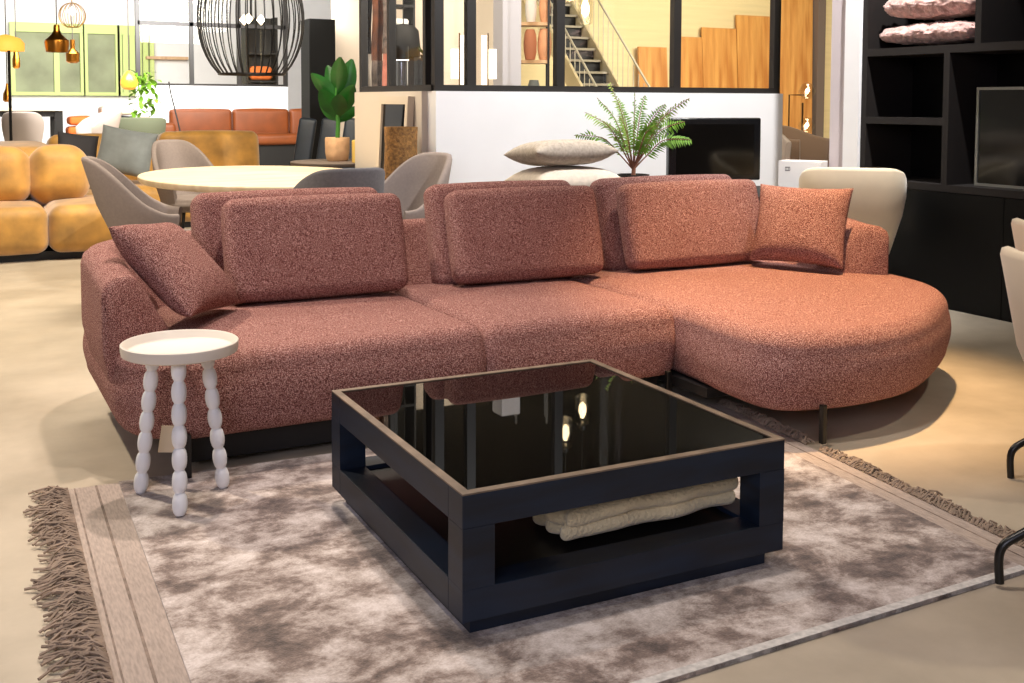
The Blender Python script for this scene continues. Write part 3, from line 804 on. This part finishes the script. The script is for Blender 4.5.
MB().box(-.012, .0, -.24, .24, .05, 1.28, TT).build('mirror_glass', 'mirror', mr, smooth=False)
f_ = MB()
for y0, y1, z0, z1 in ((-.29, .29, 1.28, 1.34), (-.29, .29, 0.0, .05), (-.29, -.24, .05, 1.28), (.24, .29, .05, 1.28)): f_.box(-.03, .02, y0, y1, z0, z1, TT)
f_.build('mirror_frame', 'mframe', mr, smooth=False)
bk = thing('wicker_basket', 'tall brown woven basket standing in front of the leaning mirror', 'basket', (2.90, 7.20, 0))
MB().lathe([(.0, 0), (.09, 0), (.12, .3), (.125, .7), (.115, 1.0), (.12, 1.12), (.105, 1.12), (.1, 1.0), (.0, .95)], 32, caps=False).build('woven_body', 'wicker', bk)
# behind the left return: hanging samples, sideboard, lamp, cabinet
sb = thing('display_sideboard', 'tall dark display cabinet hidden behind the half wall', 'cabinet', (3.62, 8.62, 0))
MB().box(-.3, .26, -.3, .34, 0, 1.40).build('carcass', 'black', sb, smooth=False)
MB().box(-.32, .28, -.32, .36, 1.40, 1.43).build('top', 'frame', sb, smooth=False)
cl = thing('table_lamp', 'chrome cylinder lamp with glowing black head behind the glazed partition', 'lamp', (3.5, 8.66, 1.43))
MB().lathe([(.055, 0), (.055, .22)], 24).build('base', 'chrome', cl)
MB().lathe([(.058, .22), (.058, .225)], 24).build('glow_ring', 'bulb', cl)
MB().lathe([(.058, .225), (.058, .34)], 24).build('head', 'blackmetal', cl)
kb = thing('small_cabinet', 'small plain black box cabinet next to the chrome lamp', 'box', (3.75, 8.86, 1.43))
MB().box(-.10, .10, -.1, .1, 0, .25).build('body', 'black', kb, smooth=False, bevel=.004)
pp = thing('small_plant', 'tiny green plant on top of the small black box', 'plant', (3.79, 8.86, 1.682))
MB().lathe([(0, 0), (.03, 0), (.035, .03), (0, .03)], 16, caps=False).build('pot', 'pot', pp)
sp = MB()
for k in range(14):
    a_ = k * 2.4; sp.add([(0, 0, .02), (.03 * cos(a_) - .01 * sin(a_), .03 * sin(a_) + .01 * cos(a_), .06), (.09 * cos(a_), .09 * sin(a_), .08 + .004 * k), (.03 * cos(a_) + .01 * sin(a_), .03 * sin(a_) - .01 * cos(a_), .06)], [(0, 1, 2, 3)])
sp.build('leaves', 'green1', pp, smooth=False)
dl = thing('pendant_lamp', 'large black bowl pendant lamp above the chrome lamp behind the partition', 'lamp', (3.74, 9.22, 1.70))
MB().lathe([(.03, .30), (.1, .29), (.14, .24), (.155, .1), (.15, 0), (.14, 0), (.14, .1), (.1, .26)], 28, caps=False).build('shade', 'black', dl)
MB().tube([(0, 0, .29), (0, 0, 2.9)], .006, 6).build('cord', 'black', dl)
hang = [('fabA', 'fabW', 'black and white hanging fabric sample, first of the row by the cream wall'), ('fabB', 'fabC', 'rust and brown hanging fabric sample in the middle of the row'), ('fabC', 'fabR', 'patterned hanging fabric sample with coral lower end, nearest the black post')]
for k, (m1, m2, lab) in enumerate(hang):
    t = thing('fabric_sample', lab, 'fabric', (3.15 + .085 * k + .2, 9.12 - .045 * k, 0), .35, 'hanging fabric samples')
    def sheet(z0, z1, ph):
        vs = []; fs = []
        for j in range(9):
            for i in range(9):
                x = -.05 + .10 * i / 8; vs.append((x, .018 * sin(i * 1.3 + ph) + .01 * sin(j + ph), z0 + (z1 - z0) * j / 8))
        for j in range(8):
            for i in range(8): q = j * 9 + i; fs.append((q, q + 1, q + 10, q + 9))
        return MB().add(vs, fs)
    sheet(1.72 if k != 1 else 1.66, 2.6, k).build('upper_cloth', m1, t)
    sheet(.85, 1.72 if k != 1 else 1.66, k).build('lower_cloth', m2, t)
    MB().tube([(-.06, 0, 2.6), (.06, 0, 2.6)], .012, 8).build('hanger_bar', 'blackmetal', t)
    MB().tube([(0, 0, 2.6), (0, 0, 4.6)], .006, 6).build('hanger_wire', 'blackmetal', t)

# ------------------------------------------------------------------ seen through the glazed partition
plin = thing('display_plinth', 'cream display plinth carrying tall white panel lamps', 'plinth', (4.25, 8.62, 0))
MB().box(-.33, .36, -.22, .22, 0, 1.40).build('body', 'wallcream', plin, smooth=False)
def panel_lamp(loc, lab, rz):
    t = thing('panel_lamp', lab, 'lamp', loc, rz, 'white panel lamps')
    MB().box(-.055, .055, -.04, .04, 0, .012).build('base', 'bronze', t, smooth=False)
    MB().tube([(0, 0, .01), (0, 0, .50)], .006, 8).build('pole', 'bronze', t)
    MB().box(-.075, -.008, -.014, .014, .10, .36).build('light_panel', 'lampwhite', t, smooth=False)
    MB().box(.01, .055, -.012, .03, .05, .48).build('light_panel', 'lampwhite', t, smooth=False)
    return t
p1 = panel_lamp((4.04, 8.66, 1.40), 'lamp of tall white glass panels, left of the slanted black post', -.4)
copy_tree(p1, (4.27, 8.56, 1.40), 2.5, 'lamp of tall white glass panels, between black post and blue grey column')
ds = thing('dark_rack', 'dark narrow shelf rack with small things at the cream wall behind the partition', 'shelf', (3.95, 9.85, 0))
MB().box(-.12, -.1, -.12, .12, 0, 3).box(.1, .12, -.12, .12, 0, 3).build('upright', 'black', ds, smooth=False)
for z in (1.45, 1.62, 1.8, 2.0, 2.2, 2.4): MB().box(-.1, .1, -.12, .12, z, z + .025).build('shelf_board', 'black', ds, smooth=False)
for k, (z, m) in enumerate(((1.475, 'olive'), (1.645, 'green1'), (1.825, 'lightgrey'), (2.025, 'paper'))):
    o = MB().rbox(.16, .16, .07, r=.03, q=3, m=3).build('folded_towel', m, None, angle=80); o.location = (3.95, 9.85, z + .036)
    tag(o, ('olive', 'dark green', 'light grey', 'white')[k] + ' folded textile lying on the dark narrow rack', 'textile', 'folded textiles on the dark rack')
rk = thing('vase_rack', 'slim black shelf rack with oak boards and clay vases beside the stairs', 'shelf', (5.78, 10.5, 0), -.45)
up = MB()
for x in (-.17, .17):
    for y in (-.14, .14): up.box(x - .012, x + .012, y - .012, y + .012, 0, 3)
up.build('upright', 'blackmetal', rk, smooth=False)
for z in (.4, 1.0, 1.72, 2.13, 2.6): MB().box(-.17, .17, -.14, .14, z, z + .035).build('shelf_board', 'oakshelf', rk, smooth=False)
def vase(loc, r, h, m, lab):
    t = MB().lathe([(.0, 0), (r * .75, 0), (r, .25 * h), (r * 1.05, .55 * h), (r * .9, .85 * h), (r * .65, h), (r * .5, h), (r * .6, .9 * h), (0, .85 * h)], 24, caps=False).build('vase', m, None, angle=60)
    t.location = loc; tag(t, lab, 'vase', 'clay vases on the slim rack')
vase((5.732, 10.46, 1.760), .07, .33, 'clay2', 'dark clay vase at the left on the upper oak board of the slim rack')
vase((5.885, 10.41, 1.760), .075, .34, 'vase', 'light terracotta vase at the right on the same oak board')
vase((5.74, 10.46, 2.170), .06, .3, 'paper', 'white vase on the top oak board of the slim rack')
vase((5.885, 10.41, 2.170), .06, .34, 'vase', 'terracotta vase next to the white one on the top oak board')
vase((5.78, 10.46, 1.040), .075, .50, 'bluegreyvel', 'blue grey vase on the low oak board of the slim rack')

# stairs
sr_ = thing('staircase', 'straight steel staircase with dark treads and cream handrails behind the partition', 'stairs', (9.465, 13.6, 0))
W2 = .34; N_ = 18; rise, going = .2, .2
for k in range(N_):
    y = going * k; z = rise * (k + 1)
    t_ = MB().box(-W2, W2, y, y + .27, z - .03, z).build('tread', 'tread', sr_, smooth=False)
    MB().box(-W2, W2, y - .012, y, z - .035, z + .003).build('nosing', 'nosing', t_, smooth=False)
    MB().box(-W2, W2, y + .255, y + .27, z, z + rise - .03).build('riser', 'black', t_, smooth=False)
Ls = going * N_; Hs = rise * N_
for sx in (-1, 1):
    x0, x1 = sorted((sx * W2, sx * (W2 + .05)))
    MB().add([(x, y, z) for x in (x0, x1) for y, z in ((-.1, 0), (.15, 0), (Ls, Hs - .14), (Ls, Hs + .22), (-.1, .22))], [(0, 1, 2, 3, 4), (9, 8, 7, 6, 5)] + [(i, (i + 1) % 5, 5 + (i + 1) % 5, 5 + i) for i in range(5)]).build('stringer', 'stringer', sr_, smooth=False)
    hr = .62 if sx < 0 else 1.0
    h = MB().tube([(sx * (W2 + .025), -.1, hr), (sx * (W2 + .025), Ls, Hs + hr)], .018, 8).build('handrail', 'railing', sr_)
    for k in range(24):
        y = Ls * k / 24; z = Hs * k / 24
        MB().tube([(sx * (W2 + .025), y, z + .15), (sx * (W2 + .025), y, z + hr)], .008, 6).build('baluster', 'railing', h)
# oak boards leaning on the yellow wall
for k, (x0, x1, top) in enumerate(((11.80, 12.46, 2.36), (12.72, 13.31, 2.58), (13.32, 14.17, 2.78), (14.19, 15.1, 3.06))):
    o = MB().box(-(x1 - x0) / 2, (x1 - x0) / 2, -.02, .02, 0, top).build('oak_board', 'oakboard', None, smooth=False)
    o.location = ((x0 + x1) / 2, 17.12, 0); o.rotation_euler = (-.06, .0, 0)
    tag(o, ('shortest oak board leaning on the pale yellow wall beside the stairs', 'second shortest oak board leaning on the pale yellow wall', 'third tallest oak board, knotted, leaning on the pale yellow wall', 'taller oak board leaning on the pale yellow wall, by the right black post')[k], 'board', 'oak boards leaning on the yellow wall')
o = MB().box(-.45, .45, -.02, .02, 0, 3.9).build('oak_board', 'oakboard', None, smooth=False); o.location = (15.62, 17.1, 0); o.rotation_euler = (-.05, .03, 0)
tag(o, 'tallest oak board standing just past the right end of the half wall', 'board', 'oak boards leaning on the yellow wall')
struct(MB().box(16.19, 16.4, 17.1, 17.4, 0, 4.6).build('trim_3', 'tableleg', smooth=False))
# alcove seats at the right end
shell_chair('taupe velvet armchair behind the half wall end, beside the bronze globe lamp', (7.42, 8.0, 0), .2, 'poufbrown', w=.62, d=.6, arm=.95, back=1.08, name='armchair', cat='armchair', group='armchairs in the right alcove', seat=.5)
shell_chair('taupe velvet armchair half hidden by the lilac column', (7.55, 7.25, 0), -.3, 'poufbrown', w=.6, d=.6, arm=.95, back=1.06, name='armchair', cat='armchair', group='armchairs in the right alcove', seat=.5)
shell_chair('pale grey armchair right behind the end of the white half wall', (6.52, 7.55, 0), -.5, 'lightgrey', w=.5, d=.5, arm=.95, back=1.08, name='armchair', cat='armchair', group='armchairs in the right alcove', seat=.5)
rl = thing('ring_lamp', 'slim bronze floor lamp with two clear glass globes in the right alcove', 'lamp', (7.95, 8.6, 0))
MB().lathe([(.14, 0), (.14, .02)], 24).build('base', 'bronze', rl)
MB().tube([(0, 0, .02), (0, 0, 1.3)], .01, 8).build('pole', 'bronze', rl)
MB().tube([(-.13, .06, .95), (-.13, .06, 1.38), (.02, 0, 1.38)], .008, 8).build('arm', 'bronze', rl)
for z in (1.42, 1.06):
    MB().lathe([(.004, -.09), (.05, -.075), (.09, 0), (.05, .075), (.004, .09)], 20, TR(.04, -.02, z)).build('globe', 'glasslamp', rl)
    MB().lathe([(.004, -.03), (.022, 0), (.004, .03)], 12, TR(.04, -.02, z)).build('bulb', 'bulb', rl)

# ------------------------------------------------------------------ far left background
cg = thing('cage_pendant', 'huge black wire cage pendant lamp hanging over the mustard sofa', 'lamp', (2.8, 10.96, 0))
zc, R = 2.12, .525; zb = 1.57
sq_ = sqrt(1 - ((zc - zb) / .70) ** 2)
def cage_r(z): return R * sqrt(max(0, 1 - ((z - zc) / .70) ** 2))
for k in range(36):
    a_ = k * 2 * pi / 36; pts = []
    for i in range(15):
        z = zb + (zc + .695 - zb) * i / 14; r_ = cage_r(z); pts.append((r_ * cos(a_), r_ * sin(a_), z))
    MB().tube(pts, .0065, 5).build('wire', 'blackmetal', cg)
for z in (zb, 2.78):
    MB().tube([(cage_r(z) * cos(t * pi / 24), cage_r(z) * sin(t * pi / 24), z) for t in range(49)], .011, 6).build('ring', 'blackmetal', cg)
MB().tube([(0, 0, 2.1), (0, 0, 4.6)], .012, 6).build('stem', 'blackmetal', cg)
for k in range(3):
    a_ = k * 2.1; MB().lathe([(.003, -.05), (.045, 0), (.003, .05)], 14, TR(.1 * cos(a_), .1 * sin(a_), 2.12)).build('bulb', 'bulb', cg)
def bell(lab, loc, prof, m, s):
    t = thing('bell_pendant', lab, 'lamp', loc, 0, 'brass pendants by the far windows')
    MB().lathe([(r * s, z * s) for r, z in prof], 28, caps=False).build('shade', m, t, angle=35)
    MB().tube([(0, 0, prof[0][1] * s), (0, 0, 4.6 - loc[2])], .006, 6).build('cord', 'seam', t)
bp = [(.03, .30), (.035, .24), (.05, .20), (.10, .15), (.125, .13), (.128, .10), (.115, .0), (.105, .0), (.118, .1), (.02, .2)]
bell('largest brass bell pendant lamp hanging at the far left', (1.16, 12.95, 1.83), bp, 'brass', 1.0)
bell('small brass bell pendant lamp hanging behind the large one', (1.53, 15.02, 1.78), [(.03, .30), (.03, .18), (.07, .14), (.085, .12), (.08, .02), (.05, 0), (.045, .0), (.07, .1), (.02, .18)], 'brass', 1.0)
bell('amber glass pendant lamp hanging lowest, over the potted vine', (2.32, 15.73, 1.45), [(.02, .26), (.06, .22), (.10, .16), (.12, .1), (.1, .03), (.05, 0), (.04, .01), (.1, .1)], 'amber', 1.0)
bell('slender brass pendant lamp next to the yellow floor lamp', (.95, 16.46, 1.74), [(.02, .25), (.03, .22), (.05, .12), (.05, .02), (.03, 0), (.02, .01), (.04, .1)], 'brass', 1.0)
bell('narrow wooden drop pendant hanging over the far table', (.72, 14.32, 1.28), [(.012, .22), (.02, .16), (.045, .1), (.05, .02), (.03, 0), (.02, .01), (.04, .08)], 'brass', 1.0)
gg = thing('globe_pendant', 'gold wire globe pendant lamp with glowing bulb above the brass bell', 'lamp', (1.37, 13.41, 2.27))
for k in range(14):
    a_ = k * 2 * pi / 14
    MB().tube([(.145 * sin(pi * (i / 12 * .85 + .03)) * cos(a_), .145 * sin(pi * (i / 12 * .85 + .03)) * sin(a_), .145 * cos(pi * (i / 12 * .85 + .03))) for i in range(13)], .004, 5).build('wire', 'gold', gg)
MB().tube([(.066 * cos(t * pi / 12), .066 * sin(t * pi / 12), -.13) for t in range(25)], .005, 5).build('ring', 'gold', gg)
MB().lathe([(.003, -.05), (.05, 0), (.003, .05)], 14, TR(0, 0, .05)).build('bulb', 'bulb', gg)
MB().tube([(0, 0, .14), (0, 0, 2.33)], .005, 6).build('cord', 'gold', gg)
fl = thing('floor_lamp', 'floor lamp with yellow shade and black pole at the left edge', 'lamp', (.66, 13.2, 0))
MB().lathe([(.14, 0), (.14, .02)], 24).build('base', 'black', fl)
MB().tube([(.03, 0, .02), (.03, 0, 1.86)], .016, 8).build('pole', 'blackmetal', fl)
MB().lathe([(.03, 2.02), (.15, 1.98), (.19, 1.93), (.19, 1.84), (.17, 1.84), (.17, 1.93)], 28, caps=False).build('lamp_shade', 'shadeyellow', fl)
for k, (x, lab) in enumerate(((4.83, 'clear glass cylinder pendant with warm bulb hanging behind the partition, lower of two'), (4.69, 'clear glass cylinder pendant with warm bulb behind the partition, higher of two'))):
    t = thing('glass_pendant', lab, 'lamp', (x, 7.85 + .05 * k, 1.955 + .19 * k), 0, 'glass pendants behind the partition')
    MB().lathe([(.0, 0), (.05, .0), (.062, .02), (.062, .24), (.03, .27)], 24, caps=False).build('glass_shade', 'glasslamp', t)
    MB().lathe([(.004, .06), (.03, .09), (.035, .14), (.015, .2)], 14).build('bulb', 'bulb', t)
    MB().lathe([(.03, .26), (.03, .3), (.01, .31)], 14).build('cap', 'blackmetal', t)
    MB().tube([(0, 0, .3), (0, 0, 2.645 - .19 * k)], .005, 6).build('cord', 'blackmetal', t)
# far table, seats
bt = thing('bar_table', 'high black table with pale top at the far left', 'table', (.75, 16.3, 0))
MB().box(-.75, .75, -.4, .4, 1.16, 1.2).build('table_top', 'tabletop', bt, smooth=False)
for sx in (-1, 1):
    for sy in (-1, 1): MB().box(sx * .68 - .05, sx * .68 + .05, sy * .33 - .05, sy * .33 + .05, 0, 1.16).build('leg', 'black', bt, smooth=False)
MB().box(-.7, .7, -.36, .36, 1.08, 1.16).build('apron', 'black', bt, smooth=False)
def stool(lab, loc, rz, m):
    return shell_chair(lab, loc, rz, m, w=.5, d=.5, arm=.95, back=1.16, name='bar_chair', group='high chairs at the far table', seat=.78, power=.8)
s1 = stool('grey high chair at the right end of the far black table', (1.84, 15.85, 0), -1.2, 'lightgrey')
copy_tree(s1, (.95, 15.35, 0), 3.0, 'grey high chair on the near side of the far black table')
ob = thing('leather_bench', 'long cognac leather dining bench against the far white half wall', 'bench', (0, 0, 0))
for x0, x1 in ((3.82, 4.98), (5.0, 6.1), (6.12, 6.9)):
    MB().rbox(x1 - x0, .22, .62, r=.07, bulge=(.0, .03, .02), T=TR((x0 + x1) / 2, 21.1, .83)).build('backrest', 'cognac', ob, angle=80)
    MB().rbox(x1 - x0, .7, .2, r=.06, bulge=(.0, .02, .02), T=TR((x0 + x1) / 2, 20.75, .57)).build('seat', 'cognac', ob, angle=80)
MB().rbox(.3, .8, .36, r=.08, T=TR(3.66, 20.75, .72)).build('armrest', 'cognac', ob, angle=80)
MB().box(3.6, 6.85, 20.5, 21.1, 0, .48).build('plinth', 'black', ob, smooth=False)
bc = thing('tall_chair', 'dark blue leather high back chair before the cognac bench, first of three', 'chair', (3.55, 11.75, 0), -.5, 'dark blue chairs before the cognac bench')
MB().rbox(.2, .06, .62, r=.03, bulge=(0, .01, .01), T=TR(0, .14, .8) @ Matrix.Rotation(-.18, 4, 'X') @ Matrix.Rotation(.12, 4, 'Y')).build('backrest', 'bluedark', bc, angle=70)
MB().rbox(.2, .3, .09, r=.03, T=TR(0, -.05, .5)).build('seat', 'bluedark', bc, angle=70)
for sx in (-1, 1):
    for sy in (-1, 1): MB().tube([(sx * .07, sy * .11 - .05, .46), (sx * .09, sy * .13 - .05, 0)], .012, 8).build('leg', 'blackmetal', bc)
copy_tree(bc, (3.75, 11.55, 0), -.5, 'dark blue leather high back chair, middle of the three before the bench')
copy_tree(bc, (3.95, 11.35, 0), -.5, 'dark blue leather high back chair, nearest the paper potted plant')
tc_ = thing('tall_cabinet', 'tall plain black cabinet behind the potted plant', 'cabinet', (4.66, 14.55, 0))
MB().box(-.2, .17, -.18, .22, 0, 2.42).build('carcass', 'cab', tc_, smooth=False, bevel=.01)
ws = thing('wall_shelf', 'thin oak shelf mounted on the far wall behind the black grid', 'shelf', (5.0, 27.85, 2.32))
MB().box(-.5, .5, -.15, .15, 0, .07).build('board', 'oakshelf', ws, smooth=False)
dk = thing('far_bookcase', 'dark bookcase with cushions at the right end of the black grid', 'bookcase', (6.15, 23.4, 0))
MB().box(-.35, -.3, -.2, .2, 0, 3.1).box(.3, .35, -.2, .2, 0, 3.1).box(-.3, .3, .17, .2, 0, 3.1).build('carcass', 'black', dk, smooth=False)
for z in (.6, 1.2, 1.7, 2.3, 2.9): MB().box(-.3, .3, -.2, .17, z, z + .04).build('shelf_board', 'black', dk, smooth=False)
o = MB().rbox(.5, .3, .3, r=.1, q=3, m=3).build('shelf_cushion', 'orange', None, angle=80); o.location = (6.15, 23.35, 1.9)
tag(o, 'orange cushion lying in the dark bookcase behind the black grid', 'cushion')
gch = shell_chair('olive green round tub chair before the far windows', (2.5, 16.7, 0), pi - .4, 'olive', w=.95, d=.8, arm=.95, back=1.06, name='tub_armchair', cat='armchair', power=.3, lean=.0, seat=.5)
cs = thing('storage_cabinet', 'low dark cabinet carrying stacked cushions under the far windows', 'cabinet', (2.5, 19.1, 0))
MB().box(-.75, .6, -.35, .35, 0, .72).build('carcass', 'black', cs, smooth=False)
for k, (x, y, z, m, lab) in enumerate(((2.08, 19.1, .80, 'orange', 'bottom orange cushion of the stack on the low dark cabinet'), (2.10, 19.1, .95, 'orange', 'second orange cushion of the stack on the low dark cabinet'), (2.62, 19.0, .82, 'cognac', 'brown cushion under the black one on the low dark cabinet'), (2.60, 19.0, .98, 'darkcush', 'black cushion on the low dark cabinet'), (2.58, 19.0, 1.11, 'pillow', 'pale pillow on top of the black cushion'))):
    o = MB().rbox(.5, .5, .13, r=.05, q=3, m=3, bulge=(0, 0, .02)).build('stacked_cushion', m, None, angle=80); o.location = (x, y, .80 + (.004, .169, .004, .169, .334)[k]); tag(o, lab, 'cushion', 'cushions on the low dark cabinet')
vp = thing('potted_vine', 'leafy green plant in a tall glass vase before the far windows', 'plant', (2.80, 17.6, 0))
MB().lathe([(.0, 0), (.12, 0), (.14, .6), (.1, 1.05), (.09, 1.05), (.0, .9)], 20, caps=False).build('vase', 'lightgrey', vp)
lv = MB()
for k in range(110):
    z = random.uniform(1.05, 1.75); a_ = random.uniform(0, 6.28); r_ = .05 + .17 * random.random(); c_ = Vector((r_ * cos(a_), r_ * sin(a_), z))
    v, f = leaf_mesh(.12, .07, .5); lv.add(v, f, Matrix.Translation(c_) @ Matrix.Rotation(random.uniform(0, 6.28), 4, 'Z') @ Matrix.Rotation(random.uniform(-1, 1), 4, 'X'))
lv.build('foliage', 'green2', vp, angle=80)
cb = MB().tube(catmull([(3.2, 17.66, 1.6), (3.23, 17.65, 1.4), (3.28, 17.61, 1.15), (3.36, 17.57, .7), (3.40, 17.55, .012)], 8, closed=False), .012, 6).build('lamp_cable', 'black', None)
tag(cb, 'thin black cable curving down before the far white wall', 'cable')

# ------------------------------------------------------------------ light
def area(name, loc, target, size, power, color, sy=None):
    l = bpy.data.lights.new(name, 'AREA'); l.energy = power; l.color = color; l.size = size
    if sy: l.shape = 'RECTANGLE'; l.size_y = sy
    o = bpy.data.objects.new(name, l); COL.objects.link(o); o.location = loc
    o.rotation_euler = (Vector(target) - Vector(loc)).to_track_quat('-Z', 'Y').to_euler(); return o
def spot(name, loc, target, power, color, angle=60, blend=.6, r=.06):
    l = bpy.data.lights.new(name, 'SPOT'); l.energy = power; l.color = color; l.spot_size = radians(angle); l.spot_blend = blend; l.shadow_soft_size = r
    o = bpy.data.objects.new(name, l); COL.objects.link(o); o.location = loc
    o.rotation_euler = (Vector(target) - Vector(loc)).to_track_quat('-Z', 'Y').to_euler(); return o
area('window_light', (-2.6, -2.2, 3.2), (1.6, 4.0, .3), 3.5, 170, (.86, .84, 1.0), 2.2)
spot('ceiling_spot_chaise', (3.8, 3.75, 4.4), (3.5, 3.7, .4), 1500, (1, .66, .34), 37, .8, .08)
spot('ceiling_spot_seat', (1.4, 4.2, 4.4), (1.3, 4.1, .4), 430, (1, .84, .74), 65, .8, .08)
spot('ceiling_spot_rug', (1.7, 2.7, 4.4), (1.5, 2.3, 0), 330, (1, .88, .78), 75, .8, .1)
spot('ceiling_spot_right', (4.6, 1.4, 4.4), (3.6, 1.8, .3), 190, (1, .9, .72), 75, .8, .1)
spot('ceiling_spot_wall', (4.8, 4.1, 4.4), (4.75, 7.0, 1.0), 1050, (1, .98, .96), 88, .6, .05)
spot('ceiling_spot_floor_left', (-1.0, 6.2, 4.4), (-.4, 5.6, 0), 800, (1, .87, .68), 85, .7, .1)
area('ceiling_light_dining', (2.2, 8.2, 4.4), (2.2, 9.4, 0), 2.5, 240, (1, .88, .74))
area('ceiling_light_mustard', (1.0, 9.0, 4.4), (1.2, 11.0, 0), 2.5, 260, (1, .88, .66))
area('ceiling_light_far', (2.5, 15, 4.4), (2.8, 22, 1.0), 4, 1200, (1, .95, .88))
area('ceiling_light_bench', (5.2, 16.5, 4.4), (5.0, 22, 1.2), 3, 400, (1, .92, .82))
area('ceiling_light_windows', (3.0, 21.5, 4.4), (3.0, 28, 2.0), 4, 900, (1, .98, .95))
area('ceiling_light_partition', (4.6, 7.6, 4.4), (4.4, 10.2, 1.6), 1.6, 150, (1, .86, .70))
area('ceiling_light_storage', (12, 12.2, 4.4), (12.6, 17.4, 1.8), 4, 850, (1, .93, .80))
area('ceiling_light_alcove', (7.6, 6.6, 4.4), (8.6, 9.6, 0.6), 1.6, 120, (1, .88, .66))
w = bpy.data.worlds.new('world'); SC.world = w; w.use_nodes = True
w.node_tree.nodes['Background'].inputs['Color'].default_value = (.9, .9, 1, 1); w.node_tree.nodes['Background'].inputs['Strength'].default_value = .05

# ------------------------------------------------------------------ camera
cam = bpy.data.cameras.new('camera'); co_ = bpy.data.objects.new('camera', cam); COL.objects.link(co_)
cam.lens = 1085 * 36 / 1024; cam.sensor_width = 36; cam.sensor_fit = 'HORIZONTAL'
cam.shift_y = -(341.5 - 167) / 1024
co_.matrix_world = Matrix.Translation((0, 0, 1.3)) @ Matrix.Rotation(-YAW, 4, 'Z') @ Matrix.Rotation(pi / 2 - .06, 4, 'X') @ Matrix.Rotation(.003, 4, 'Z')
SC.camera = co_
SC.view_settings.view_transform = 'Standard'
SC.view_settings.look = 'None'
SC.view_settings.exposure = 0
SC.cycles.use_denoising = True
SC.cycles.max_bounces = 8
SC.cycles.sample_clamp_indirect = 8
